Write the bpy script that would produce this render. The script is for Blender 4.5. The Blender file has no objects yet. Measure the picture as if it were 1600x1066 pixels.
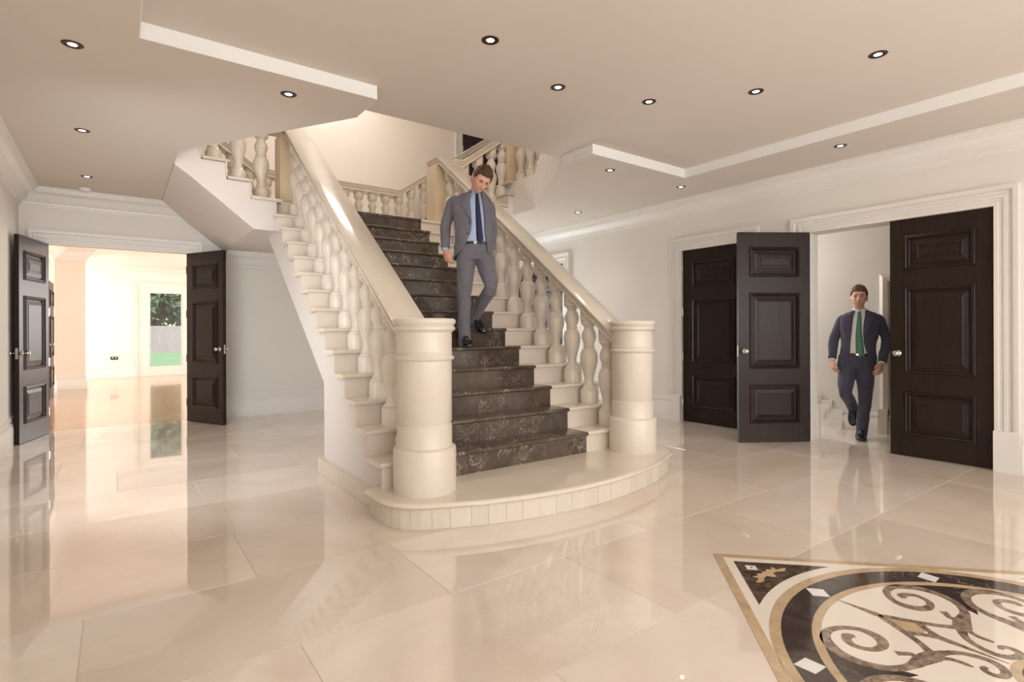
import bpy, bmesh, math, random
from mathutils import Vector, Matrix, noise
random.seed(7)
sc = bpy.context.scene
COL = sc.collection

# ------------------------------------------------------------------ camera
F, HZ, TH, RO = 850.6, 516.5, math.radians(35.97), -0.00305
CAM = Vector((0, 0, 1.25))
D = Vector((math.sin(TH), math.cos(TH), 0)); R0 = Vector((math.cos(TH), -math.sin(TH), 0)); Z = Vector((0, 0, 1))
RT = R0 * math.cos(RO) + Z * math.sin(RO); UP = Z * math.cos(RO) - R0 * math.sin(RO)
cd = bpy.data.cameras.new('camera'); cam = bpy.data.objects.new('camera', cd); COL.objects.link(cam)
cd.sensor_width = 36; cd.lens = F / 1600 * 36; cd.shift_y = -(533 - HZ) / 1600; cd.clip_end = 300; cd.clip_start = .05
m = Matrix((RT, UP, -D)).transposed().to_4x4(); m.translation = CAM; cam.matrix_world = m
sc.camera = cam

# ------------------------------------------------------------------ world, sun, big lights, exposure
w = bpy.data.worlds.new('world'); sc.world = w; w.use_nodes = True
nt = w.node_tree; bg = nt.nodes['Background']
sky = nt.nodes.new('ShaderNodeTexSky'); sky.sky_type = 'NISHITA'; sky.sun_disc = False
sky.sun_elevation = math.radians(48); sky.sun_rotation = math.radians(110)
nt.links.new(sky.outputs[0], bg.inputs[0]); bg.inputs[1].default_value = 0.24
sd = bpy.data.lights.new('sun', 'SUN'); sd.energy = 4; sd.angle = .01; sd.color = (1, .95, .87)
so = bpy.data.objects.new('sun', sd); COL.objects.link(so); so.rotation_euler = (math.radians(40), math.radians(22), math.radians(-5))

def area(name, loc, target, sx, sy, power, color):
    l = bpy.data.lights.new(name, 'AREA'); l.shape = 'RECTANGLE'; l.size = sx; l.size_y = sy; l.energy = power; l.color = color
    o = bpy.data.objects.new(name, l); COL.objects.link(o); o.location = loc
    o.rotation_euler = (Vector(target) - Vector(loc)).to_track_quat('-Z', 'Y').to_euler()
    return o
# added light behind the viewpoint, standing for unseen entrance windows
area('window_or_fill_light', (2.6, -2.85, 1.6), (2.6, 6, 1.5), 6.0, 2.2, 140, (.97, .98, 1.0))
# fill lights added at the unseen left wall, for stair and back wall
area('window_or_fill_light', (-.9, -.6, 1.5), (4, 3.2, 1.2), 3.0, 2.0, 30, (.95, .98, 1.0))
area('window_or_fill_light', (-.90, 4.3, 1.5), (1.15, 7.6, .9), 2.6, 1.9, 40, (.92, .96, 1.0)).data.spread = math.radians(115)
# glazed garden doors in the back wall, hidden by the staircase
area('window_or_fill_light', (5.3, 8.62, 1.1), (4.6, 3, 1.0), 1.3, 1.9, 40, (.88, .95, 1.0))
# daylight of the garden windows of the far room (its right hand wall and its bay)
area('window_or_fill_light', (4.3, 13.6, 1.5), (-1, 13.8, 1.3), 7.5, 2.3, 220, (1.0, .98, .98))
area('window_or_fill_light', (-2.5, 17.0, 1.5), (1.0, 17.6, 1.3), 2.2, 2.2, 60, (1.0, .98, .95))
# warm fill light added to brighten the upper hall
area('window_or_fill_light', (2.7, 4.0, 5.9), (2.7, 8.0, 3.6), 4.5, 2.0, 75, (1.0, .90, .81))
# roof light over the landing
area('roof_light', (2.9, 8.5, 6.2), (2.9, 8.5, 3), .8, .8, 36, (1.0, .97, .94))
# fill light added to brighten the lobby behind the double doors
area('window_or_fill_light', (7.0, 5.3, 2.2), (7.0, 2.5, 1.0), .8, 1.4, 34, (.97, .98, 1.0))
sc.view_settings.view_transform = 'Standard'; sc.view_settings.look = 'None'; sc.view_settings.gamma = 1
sc.view_settings.use_curve_mapping = False; sc.view_settings.exposure = 0.58

# ------------------------------------------------------------------ materials
def srgb(r, g, b):
    f = lambda c: (c / 255 / 12.92) if c / 255 <= .04045 else ((c / 255 + .055) / 1.055) ** 2.4
    return (f(r), f(g), f(b), 1)
MATS = {}
def base_mat(name, col, rough=.5, metal=0, spec=.5):
    mt = bpy.data.materials.new(name); mt.use_nodes = True; n = mt.node_tree; p = n.nodes['Principled BSDF']
    p.inputs['Base Color'].default_value = col; p.inputs['Roughness'].default_value = rough
    p.inputs['Metallic'].default_value = metal; p.inputs['Specular IOR Level'].default_value = spec
    MATS[name] = mt; return mt, n, p
def coords(n, scale=(1, 1, 1), rnd=0):
    tc = n.nodes.new('ShaderNodeTexCoord'); mp = n.nodes.new('ShaderNodeMapping'); mp.inputs['Scale'].default_value = scale
    n.links.new(tc.outputs['Object'], mp.inputs['Vector'])
    if rnd:
        oi = n.nodes.new('ShaderNodeObjectInfo'); mu = n.nodes.new('ShaderNodeMath'); mu.operation = 'MULTIPLY'; mu.inputs[1].default_value = rnd
        n.links.new(oi.outputs['Random'], mu.inputs[0])
        cb = n.nodes.new('ShaderNodeCombineXYZ')
        for k in range(3): n.links.new(mu.outputs[0], cb.inputs[k])
        n.links.new(cb.outputs[0], mp.inputs['Location'])
    return mp.outputs[0]
def noisetex(n, vec, scale, detail=4, rough=.55, dist=0):
    t = n.nodes.new('ShaderNodeTexNoise'); t.inputs['Scale'].default_value = scale; t.inputs['Detail'].default_value = detail
    t.inputs['Roughness'].default_value = rough; t.inputs['Distortion'].default_value = dist; n.links.new(vec, t.inputs['Vector']); return t.outputs['Fac']
def ramp(n, fac, stops):
    r = n.nodes.new('ShaderNodeValToRGB'); e = r.color_ramp.elements
    while len(e) < len(stops): e.new(.5)
    for k, (p, c) in enumerate(stops): e[k].position = p; e[k].color = c
    n.links.new(fac, r.inputs['Fac']); return r.outputs['Color']
def mix(n, fac, a, b, mode='MIX'):
    x = n.nodes.new('ShaderNodeMix'); x.data_type = 'RGBA'; x.blend_type = mode
    if isinstance(fac, (int, float)): x.inputs[0].default_value = fac
    else: n.links.new(fac, x.inputs[0])
    for k, v in ((6, a), (7, b)):
        if isinstance(v, tuple): x.inputs[k].default_value = v
        else: n.links.new(v, x.inputs[k])
    return x.outputs[2]
def bump(n, p, fac, strength, dist=.01):
    b = n.nodes.new('ShaderNodeBump'); b.inputs['Strength'].default_value = strength; b.inputs['Distance'].default_value = dist
    n.links.new(fac, b.inputs['Height']); n.links.new(b.outputs[0], p.inputs['Normal'])
def mottled(name, c1, c2, scale=3, rough=.5, spec=.5, stretch=(1, 1, 1), bmp=0, rnd=0, metal=0):
    mt, n, p = base_mat(name, c1, rough, metal, spec)
    f = noisetex(n, coords(n, stretch, rnd), scale)
    n.links.new(ramp(n, f, [(.35, c1), (.65, c2)]), p.inputs['Base Color'])
    if bmp: bump(n, p, f, bmp)
    return mt
def marble(name, c1, c2, vein, scale=2.0, vscale=3.0, vwidth=.02, rough=.2, rnd=20, tint=None, vamt=1.0, coat=0, spec=.5, stretch=(1, 1, 1)):
    mt, n, p = base_mat(name, c1, rough, 0, spec)
    v = coords(n, stretch, rnd)
    f = noisetex(n, v, scale, 6, .6, .6)
    col = ramp(n, f, [(.3, c1), (.7, c2)])
    if tint is not None:      # slab to slab variation
        oi = n.nodes.new('ShaderNodeObjectInfo')
        col = mix(n, .8, col, ramp(n, oi.outputs['Random'], tint), 'MULTIPLY')
    g = noisetex(n, v, vscale, 5, .65, 1.6)
    vm = ramp(n, g, [(.5 - vwidth, (0, 0, 0, 1)), (.5, (1, 1, 1, 1)), (.5 + vwidth, (0, 0, 0, 1))])
    h = noisetex(n, v, vscale * .6, 2)
    hm = ramp(n, h, [(.48, (0, 0, 0, 1)), (.66, (vamt, vamt, vamt, 1))])
    col = mix(n, mix(n, 1.0, vm, hm, 'MULTIPLY'), col, vein)
    n.links.new(col, p.inputs['Base Color'])
    p.inputs['Coat Weight'].default_value = coat; p.inputs['Coat Roughness'].default_value = .01
    return mt
W1 = (1, 1, 1, 1)
paint = mottled('wall paint', srgb(228, 222, 213), srgb(230, 224, 215), 1.5, .7, .3)
ceilp = mottled('ceiling paint', srgb(219, 209, 198), srgb(221, 211, 201), 1.2, .8, .2)
trimp = mottled('trim paint', srgb(230, 225, 217), srgb(233, 228, 221), 2, .35, .4)
farp = mottled('far room paint', srgb(236, 230, 220), srgb(238, 233, 224), 1.2, .7, .3)
trayp = mottled('tray edge paint', srgb(240, 238, 233), srgb(242, 240, 236), 2, .5, .3)
peach = mottled('peach wall paint', srgb(234, 221, 207), srgb(236, 224, 211), 1.2, .7, .3)
sidep = mottled('stair side paint', srgb(219, 210, 204), srgb(222, 214, 208), 1.2, .6, .3)
tile_m = marble('cream floor marble', srgb(233, 221, 208), srgb(216, 199, 183), srgb(204, 186, 169), 1.1, 1.6, .008, .03, 40,
                [(0, (.84, .815, .785, 1)), (.35, (1, .985, .965, 1)), (.7, (.93, .90, .86, 1)), (1, (1, 1, 1, 1))], .45, .35, .75)
grout = mottled('grout', srgb(214, 200, 180), srgb(206, 190, 170), 8, .5)
stone = marble('cream stone', srgb(222, 212, 198), srgb(213, 200, 183), srgb(210, 193, 170), 1.6, 1.3, .006, .3, 15, None, .4)
stone_pol = marble('polished cream stone', srgb(224, 213, 198), srgb(214, 200, 182), srgb(207, 189, 167), 1.8, 1.5, .006, .16, 15, None, .4, .3)
stone_warmlit = marble('warm-lit cream stone', srgb(226, 206, 176), srgb(216, 194, 162), srgb(200, 176, 142), 1.6, 1.3, .006, .3, 15, None, .4)  # cream stone with warm reflected light mixed into its colour, for the piers
clad_m = marble('stone cladding', srgb(222, 213, 198), srgb(212, 201, 184), srgb(196, 183, 162), 3, 4, .012, .3, 40,
                [(0, (.88, .87, .85, 1)), (.5, (1, .98, .96, 1)), (1, (.94, .95, .94, 1))], .5, 0, .5, (1, 1, .3))
dark = marble('dark brown marble', srgb(64, 53, 45), srgb(98, 84, 72), srgb(188, 174, 158), 5, 6.5, .022, .14, 40,
              [(0, (.75, .78, .85, 1)), (.5, (1, 1, 1, 1)), (1, (.9, .85, .8, 1))], .9, .2)
brownm = marble('medallion brown marble', srgb(96, 76, 64), srgb(172, 152, 134), srgb(62, 47, 40), 38, 30, .06, .08, 20, None, .8, .3)
darkm = marble('medallion dark marble', srgb(56, 47, 43), srgb(86, 74, 66), srgb(190, 178, 165), 7, 5, .008, .08, 40,
               [(0, (.8, .8, .85, 1)), (1, (1, 1, 1, 1))], .9, .3)
tanm = marble('medallion tan stone', srgb(200, 176, 144), srgb(178, 152, 120), srgb(156, 130, 100), 9, 12, .03, .08, 20, None, .7, .3)
triM = marble('corner triangle marble', srgb(54, 42, 36), srgb(104, 88, 74), srgb(176, 158, 140), 18, 16, .02, .08, 40, None, .9, .3)
creamm = marble('medallion cream stone', srgb(230, 219, 206), srgb(224, 211, 196), srgb(208, 192, 174), 2, 3, .006, .06, 20, None, .4, .3)
whitem = marble('medallion white stone', srgb(228, 224, 218), srgb(218, 214, 208), srgb(190, 185, 180), 5, 5, .01, .1, 20, None, .4, .3)
def wood_mat(name, c1, c2, rough, stretch, coat=0, spec=.5, plank=False):
    mt, n, p = base_mat(name, c1, rough, 0, spec)
    v = coords(n, stretch, 9)
    f = noisetex(n, v, 6, 6, .6, .8)
    col = ramp(n, f, [(.3, c1), (.7, c2)])
    if plank:
        tc = n.nodes.new('ShaderNodeTexCoord'); br = n.nodes.new('ShaderNodeTexBrick')
        br.inputs['Color1'].default_value = (1, 1, 1, 1); br.inputs['Color2'].default_value = (.86, .84, .8, 1); br.inputs['Mortar'].default_value = (.7, .66, .6, 1)
        br.inputs['Scale'].default_value = 1; br.inputs['Mortar Size'].default_value = .002; br.inputs['Brick Width'].default_value = 1.8; br.inputs['Row Height'].default_value = .16
        n.links.new(tc.outputs['Object'], br.inputs['Vector'])
        col = mix(n, 1.0, col, br.outputs['Color'], 'MULTIPLY')
    n.links.new(col, p.inputs['Base Color']); p.inputs['Coat Weight'].default_value = coat; p.inputs['Coat Roughness'].default_value = .05
    bump(n, p, f, .04, .002)
    return mt
doorw = wood_mat('dark stained door wood', srgb(32, 22, 18), srgb(48, 33, 26), .32, (6, 6, .7), .0, .25)
doorv = wood_mat('dark violet door paint', srgb(46, 38, 44), srgb(54, 46, 52), .4, (6, 6, .7), .0, .3)
oakf = wood_mat('oak floor', srgb(214, 180, 146), srgb(198, 162, 128), .14, (.8, 10, 1), .3, .5, True)
nickel = base_mat('polished nickel', srgb(214, 206, 196), .16, 1)[0]
bronze = base_mat('dark bronze rim', srgb(74, 52, 42), .35, .6)[0]
blackp = base_mat('black socket plastic', srgb(30, 28, 28), .3)[0]
whitep = base_mat('white plastic', srgb(232, 230, 226), .4)[0]
def emis(name, col, s):
    mt, n, p = base_mat(name, col, .5); p.inputs['Emission Color'].default_value = col; p.inputs['Emission Strength'].default_value = s; return mt
bulb = emis('lit lamp', (1, .9, .76, 1), 9)
# clear glass that lets daylight through
gm = bpy.data.materials.new('window glass'); gm.use_nodes = True; n_ = gm.node_tree; n_.nodes.clear()
o_ = n_.nodes.new('ShaderNodeOutputMaterial'); mx = n_.nodes.new('ShaderNodeMixShader'); tr = n_.nodes.new('ShaderNodeBsdfTransparent'); gl = n_.nodes.new('ShaderNodeBsdfGlossy')
tr.inputs[0].default_value = (.96, .97, .97, 1); gl.inputs['Roughness'].default_value = .01; mx.inputs[0].default_value = .06
n_.links.new(tr.outputs[0], mx.inputs[1]); n_.links.new(gl.outputs[0], mx.inputs[2]); n_.links.new(mx.outputs[0], o_.inputs[0])
def cloth(name, c1, c2, scale=60, rough=.85):
    mt, n, p = base_mat(name, c1, rough, 0, .15)
    v = coords(n); f = noisetex(n, v, scale, 3); g = noisetex(n, v, 5, 3)
    n.links.new(mix(n, .35, ramp(n, f, [(.35, c1), (.65, c2)]), ramp(n, g, [(.35, c1), (.65, c2)])), p.inputs['Base Color'])
    bump(n, p, g, .25, .02); p.inputs['Sheen Weight'].default_value = .15
    return mt
greysuit = cloth('grey wool', srgb(104, 100, 107), srgb(120, 116, 123))
navysuit = cloth('charcoal blue wool', srgb(68, 66, 82), srgb(84, 82, 98))
blueshirt = cloth('pale blue cotton', srgb(168, 186, 214), srgb(182, 198, 224))
whiteshirt = cloth('white cotton', srgb(226, 222, 222), srgb(234, 231, 230))
navytie = cloth('navy silk', srgb(38, 42, 68), srgb(50, 54, 82), 60, .5)
greentie = cloth('green silk', srgb(78, 126, 104), srgb(90, 138, 116), 60, .5)
leather = base_mat('black leather', srgb(26, 25, 30), .25, 0, .6)[0]
skin = mottled('skin', srgb(222, 172, 150), srgb(210, 156, 134), 18, .5, .35)
stub = mottled('stubbled skin', srgb(212, 162, 140), srgb(198, 148, 128), 60, .6, .3)
lipm = base_mat('lips', srgb(186, 116, 104), .45)[0]
teeth = base_mat('teeth', srgb(230, 222, 210), .3)[0]
hairm = mottled('brown hair', srgb(70, 50, 36), srgb(96, 70, 50), 70, .6, .3, (1, 1, .3), .6)
hairm2 = mottled('light brown hair', srgb(90, 62, 44), srgb(118, 84, 60), 70, .6, .3, (1, 1, .3), .6)
eyew = base_mat('eye white', srgb(225, 218, 210), .3)[0]
iris = base_mat('dark iris', srgb(40, 34, 32), .2)[0]
grass = mottled('lawn grass', srgb(120, 150, 108), srgb(148, 172, 128), 12, .9, .1)
fencew = mottled('weathered fence board', srgb(150, 138, 136), srgb(166, 154, 150), 8, .9, .1, (4, 4, .5), 0, 5)
leafm = mottled('garden leaves', srgb(58, 88, 78), srgb(112, 144, 112), 3, .7, .2)
barkm = mottled('bark', srgb(96, 84, 72), srgb(74, 62, 52), 12, .9, .1)

# ------------------------------------------------------------------ geometry helpers
def tag(o, label=None, cat=None, group=None, kind=None):
    for k, v in (('label', label), ('category', cat), ('group', group), ('kind', kind)):
        if v: o[k] = v
    return o
def thing(name, label, cat, loc=(0, 0, 0), rz=0, group=None, kind=None, parent=None):
    o = bpy.data.objects.new(name, None); COL.objects.link(o); o.location = loc; o.rotation_euler = (0, 0, rz); o.empty_display_size = .1
    return tag(o, label, cat, group, kind)
def link(name, me, parent=None, loc=None):
    o = bpy.data.objects.new(name, me); COL.objects.link(o)
    if parent: o.parent = parent
    if loc is not None: o.location = loc
    return o
class MB:
    def __init__(s): s.v = []; s.f = []; s.mi = []; s.cur = 0
    def add(s, vs, fs):
        b = len(s.v); s.v += [tuple(p) for p in vs]; s.f += [tuple(b + i for i in f) for f in fs]; s.mi += [s.cur] * len(fs); return s
    def box(s, x0, x1, y0, y1, z0, z1, ch=0):
        if ch:
            pr = [(x0, y0), (x1, y0), (x1, y1), (x0, y1)]; pi = [(x0 + ch, y0 + ch), (x1 - ch, y0 + ch), (x1 - ch, y1 - ch), (x0 + ch, y1 - ch)]
            vs = [(x, y, z0) for x, y in pr] + [(x, y, z1 - ch) for x, y in pr] + [(x, y, z1) for x, y in pi]
            return s.add(vs, [(3, 2, 1, 0), (8, 9, 10, 11)] + [(i, (i + 1) % 4, 4 + (i + 1) % 4, 4 + i) for i in range(4)] + [(4 + i, 4 + (i + 1) % 4, 8 + (i + 1) % 4, 8 + i) for i in range(4)])
        vs = [(x, y, z) for z in (z0, z1) for x, y in ((x0, y0), (x1, y0), (x1, y1), (x0, y1))]
        return s.add(vs, [(3, 2, 1, 0), (4, 5, 6, 7), (0, 1, 5, 4), (1, 2, 6, 5), (2, 3, 7, 6), (3, 0, 4, 7)])
    def prism(s, poly, d0, d1, fn):
        n = len(poly); vs = [fn(a, b, d0) for a, b in poly] + [fn(a, b, d1) for a, b in poly]
        return s.add(vs, [tuple(range(n))[::-1], tuple(range(n, 2 * n))] + [(i, (i + 1) % n, n + (i + 1) % n, n + i) for i in range(n)])
    def lathe(s, prof, c=(0, 0, 0), seg=24, caps=True):
        n = len(prof); vs = []
        for r, z in prof:
            for k in range(seg):
                a = 2 * math.pi * k / seg; vs.append((c[0] + r * math.cos(a), c[1] + r * math.sin(a), c[2] + z))
        fs = [(i * seg + k, i * seg + (k + 1) % seg, (i + 1) * seg + (k + 1) % seg, (i + 1) * seg + k) for i in range(n - 1) for k in range(seg)]
        if caps: fs += [tuple(range(seg))[::-1], tuple((n - 1) * seg + k for k in range(seg))]
        return s.add(vs, fs)
    def rings(s, rs, caps=True, closed=True):
        n = len(rs[0]); vs = [p for r in rs for p in r]; m = n if closed else n - 1
        fs = [(i * n + k, i * n + (k + 1) % n, (i + 1) * n + (k + 1) % n, (i + 1) * n + k) for i in range(len(rs) - 1) for k in range(m)]
        if caps and closed: fs += [tuple(range(n))[::-1], tuple((len(rs) - 1) * n + k for k in range(n))]
        return s.add(vs, fs)
    def sweep(s, path, N, prof, closed=False):
        path = [Vector(p) for p in path]; N = Vector(N); rs = []; L = len(path)
        for i, p in enumerate(path):
            di = (p - path[i - 1]).normalized() if (i > 0 or closed) else (path[1] - p).normalized()
            do = (path[(i + 1) % L] - p).normalized() if (i < L - 1 or closed) else di
            a, b = N.cross(di), N.cross(do); mt = (a + b) / (1 + a.dot(b)); rs.append([p + mt * u + N * v for u, v in prof])
        if closed: rs.append(rs[0])
        return s.rings(rs, caps=not closed, closed=True)
    def mesh(s, name, mats, off=(0, 0, 0), smooth=False, bevel=0, fixn=True):
        me = bpy.data.meshes.new(name); me.from_pydata([(a - off[0], b - off[1], c - off[2]) for a, b, c in s.v], [], s.f)
        for m_ in (mats if isinstance(mats, (list, tuple)) else [mats]): me.materials.append(m_)
        for p, i in zip(me.polygons, s.mi): p.material_index = i
        bm = bmesh.new(); bm.from_mesh(me)
        if fixn: bmesh.ops.recalc_face_normals(bm, faces=bm.faces)
        if bevel: bmesh.ops.bevel(bm, geom=[e for e in bm.edges if e.is_manifold and e.calc_face_angle(0) > .5], offset=bevel, segments=2, affect='EDGES', clamp_overlap=True)
        bm.to_mesh(me); bm.free()
        if smooth:
            for p in me.polygons: p.use_smooth = True
            if smooth != 2 and hasattr(me, 'set_sharp_from_angle'): me.set_sharp_from_angle(angle=math.radians(40))
        return me
    def build(s, name, mats, parent=None, local=False, smooth=False, bevel=0, origin=None):
        po = Vector(parent.location) if (parent and not local) else Vector((0, 0, 0))
        if parent and not local:
            g = parent.parent
            while g: po += Vector(g.location); g = g.parent
        o = origin and Vector(origin) or None
        me = s.mesh(name, mats, (o if o is not None else po), smooth, bevel)
        return link(name, me, parent, (o - po) if o is not None else None)
def copyo(o, loc, parent=None, scale=None, rz=None):
    c = o.copy(); COL.objects.link(c); c.location = loc
    if parent: c.parent = parent
    if scale: c.scale = scale
    if rz is not None: c.rotation_euler = (0, 0, rz)
    return c
XYZ = lambda a, b, d: (a, b, d)
YZX = lambda a, b, d: (d, a, b)      # polygon in YZ extruded along X
XZY = lambda a, b, d: (a, d, b)      # polygon in XZ extruded along Y

# ------------------------------------------------------------------ SETTING
RX, LX, BY, FY, CH, CT = 6.28, -.955, 8.80, -3.0, 3.0, 3.10
D2 = (1.39, 3.0); D1 = (3.73, 4.675); D3 = (7.12, 8.45); DH = 2.335; DH3 = 2.42
WT = .22
def S(o): return tag(o, kind='structure')
b = MB()
for y0, y1 in ((FY, D2[0]), (D2[1], D1[0]), (D1[1], D3[0]), (D3[1], BY)): b.box(RX, RX + WT, y0, y1, 0, 3.5)
for (y0, y1), h in ((D2, DH), (D1, DH), (D3, DH3)): b.box(RX, RX + WT, y0, y1, h, 3.5)
S(b.build('wall_right', paint))
b = MB(); b.box(LX - .2, LX, FY, BY + .12, 0, 3.5); S(b.build('wall_left', paint))
LD = (-.70, .806)
b = MB(); b.box(LX, LD[0], BY, BY + .12, 0, 3.5); b.box(LD[0], LD[1], BY, BY + .12, DH, 3.5); b.box(LD[1], .95, BY, BY + .12, 0, 3.5)
b.box(.95, RX + WT, BY, BY + .12, 0, 2.74); b.box(5.2, RX + WT, BY, BY + .12, 2.74, 3.5)
S(b.build('wall_back', paint))
b = MB(); b.box(LX - .2, RX + .2, FY - .2, FY, 0, 3.5); S(b.build('wall_front', paint))
# ceiling: lower margin at 3.0, raised tray at 3.1, stair opening
OP = [(1.59, 4.36), (.48, 6.17), (.48, BY), (4.86, BY), (4.86, 6.13), (3.825, 4.36)]
b = MB()
def zpoly(b, pts, z, zt):
    b.prism(pts, z, zt, XYZ)
TT = 3.36
zpoly(b, [(LX, FY), (.11, FY), (.11, 3.93), (LX, 3.93)], CH, TT)
zpoly(b, [(5.29, FY), (RX, FY), (RX, 3.90), (5.29, 3.90)], CH, TT)
zpoly(b, [(.11, FY), (5.29, FY), (5.29, -1.9), (.11, -1.9)], CH, TT)
zpoly(b, [(LX, 3.93), (1.59, 3.93), (1.59, 4.36), (.48, 6.17), (LX, 6.17)], CH, 3.5)
zpoly(b, [(LX, 6.17), (.48, 6.17), (.48, BY), (LX, BY)], CH, 3.5)
zpoly(b, [(3.825, 3.90), (RX, 3.90), (RX, 6.13), (4.86, 6.13), (3.825, 4.36)], CH, 3.5)
zpoly(b, [(4.86, 6.13), (RX, 6.13), (RX, BY), (4.86, BY)], CH, 3.5)
zpoly(b, [(.11, -1.9), (5.29, -1.9), (5.29, 3.90), (3.825, 3.915), (1.59, 3.93), (.11, 3.93)], CT, TT)
zpoly(b, [(1.59, 3.93), (3.825, 3.915), (3.825, 4.36), (3.78, 4.41), (1.68, 4.41), (1.59, 4.36)], CT, 3.5)
S(b.build('ceiling', ceilp))
# bright painted riser strips of the tray
b = MB()
for path in ([(.11, -1.9), (.11, 3.93), (1.59, 3.93), (1.59, 4.36)], [(3.825, 4.36), (3.825, 3.9), (5.29, 3.9), (5.29, -1.9), (.11, -1.9)]):
    b.sweep([(x, y, CH) for x, y in path], (0, 0, -1), [(0, 0), (.006, 0), (.006, -.1), (0, -.1)])
S(b.build('trim_1', trayp))
# fascia of the opening
b = MB()
b.sweep([(3.825, 4.36, 3.0), (4.86, 6.13, 3.0), (4.86, BY, 3.0)], (0, 0, 1), [(0, .002), (.006, .002), (.006, .5), (0, .5)])
b.sweep([(.48, BY, 3.0), (.48, 6.17, 3.0), (1.59, 4.36, 3.0)], (0, 0, 1), [(0, .002), (.006, .002), (.006, .5), (0, .5)])
S(b.build('trim_2', trimp))
# cornice
crown = [(0, -.215), (.012, -.215), (.016, -.20), (.03, -.195), (.034, -.17), (.05, -.16), (.075, -.135), (.095, -.10), (.12, -.07), (.155, -.055), (.16, -.04), (.175, -.035), (.18, -.018), (.2, -.014), (.2, 0), (0, 0)]
b = MB(); b.sweep([(RX, FY, CH), (RX, BY, CH), (4.9, BY, CH)], (0, 0, 1), crown); S(b.build('trim_3', trimp, smooth=True))
b = MB(); b.sweep([(.9, BY, CH), (LX, BY, CH), (LX, FY, CH)], (0, 0, 1), crown); S(b.build('trim_4', trimp, smooth=True))
b = MB(); b.sweep([(4.25, BY, 2.40), (1.27, BY, 2.40)], (0, 0, 1), [(a, c * 1.13) for a, c in crown]); S(b.build('trim_5', trimp, smooth=True))
# skirting
skirt = [(0, .33), (.008, .33), (.01, .305), (.018, .30), (.02, .27), (.012, .262), (.014, .24), (.026, .232), (.028, .20), (.034, .19), (.034, 0), (0, 0)]
def base(n, path): bb = MB(); bb.sweep([(x, y, 0) for x, y in path], (0, 0, 1), skirt); S(bb.build('baseboard_' + n, trimp, smooth=True))
base('right_front', [(RX, FY), (RX, D2[0] - .18)]); base('right_middle', [(RX, D2[1] + .18), (RX, D1[0] - .18)])
base('right_rear', [(RX, D1[1] + .18), (RX, D3[0] - .16)]); base('back', [(RX, D3[1] + .16), (RX, BY), (LD[1] + .18, BY)]); base('left', [(LD[0] - .18, BY), (LX, BY), (LX, FY)])
# architraves with plinth blocks
arch = [(0, 0), (0, .022), (.02, .026), (.03, .026), (.034, .018), (.06, .02), (.066, .03), (.09, .032), (.096, .02), (.12, .022), (.128, .042), (.15, .05), (.17, .05), (.17, 0)]
def architrave(n, pts, N, blocks):
    bb = MB(); bb.sweep(pts, N, arch)
    for q in blocks: bb.box(*q, ch=.004)
    S(bb.build('trim_%d' % n, trimp, smooth=True))
def arch_right(n, y0, y1, h, x=RX):
    architrave(n, [(x, y1, 0), (x, y1, h), (x, y0, h), (x, y0, 0)], (-1, 0, 0), [(x - .06, x, y1 + .001, y1 + .178, 0, .36), (x - .06, x, y0 - .178, y0 - .001, 0, .36)])
arch_right(6, *D2, DH); arch_right(7, *D1, DH); arch_right(8, *D3, DH3)
architrave(9, [(LD[0], BY, 0), (LD[0], BY, DH), (LD[1], BY, DH), (LD[1], BY, 0)], (0, -1, 0), [(LD[0] - .178, LD[0] - .001, BY - .06, BY, 0, .36), (LD[1] + .001, LD[1] + .178, BY - .06, BY, 0, .36)])
# reverse side plinth of the double doorway
b = MB(); b.sweep([(RX + WT, D2[0], 0), (RX + WT, D2[0], DH), (RX + WT, D2[1], DH), (RX + WT, D2[1], 0)], (1, 0, 0), arch)
b.box(RX + WT, RX + WT + .07, D2[1] - .01, D2[1] + .17, 0, .36, ch=.004); S(b.build('trim_10', trimp, smooth=True))
# floor with its marble slabs
b = MB(); b.box(LX - .2, 7.6, FY, BY + .13, -.05, -.0025); fl = S(b.build('floor', grout))
rowz = {1: 4.10, 2: .59, 3: -.12, 4: .575, 5: .60, 6: .515, 7: .0, 8: .98, 9: .35, 10: 1.09, 11: .3}
RH, TL, G = .7437, 1.405, .0012
full = None; cuts = {}
def tile_mesh(w, h):
    k = (round(w, 3), round(h, 3))
    if k not in cuts:
        t = MB(); t.box(-w / 2 + G, w / 2 - G, -h / 2 + G, h / 2 - G, -.0024, 0, ch=.0011); cuts[k] = t.mesh('tile', tile_m)
    return cuts[k]
for r in range(-5, 12):
    y0 = 1.518 + (r - 2) * RH; y1 = min(y0 + RH, BY + .115); y0 = max(y0, FY)
    if y1 - y0 < .03: continue
    xs0 = rowz.get(r, random.uniform(0, TL)); x = xs0 - 4 * TL; xend = 7.42
    while x < xend:
        a, c = max(x, LX), min(x + TL, xend)
        if c - a > .02:
            o = link('tile', tile_mesh(c - a, y1 - y0), fl, ((a + c) / 2, (y0 + y1) / 2, 0))
            o.rotation_euler = (random.uniform(-.0005, .0005), random.uniform(-.0003, .0003), 0)
        x += TL

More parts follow.
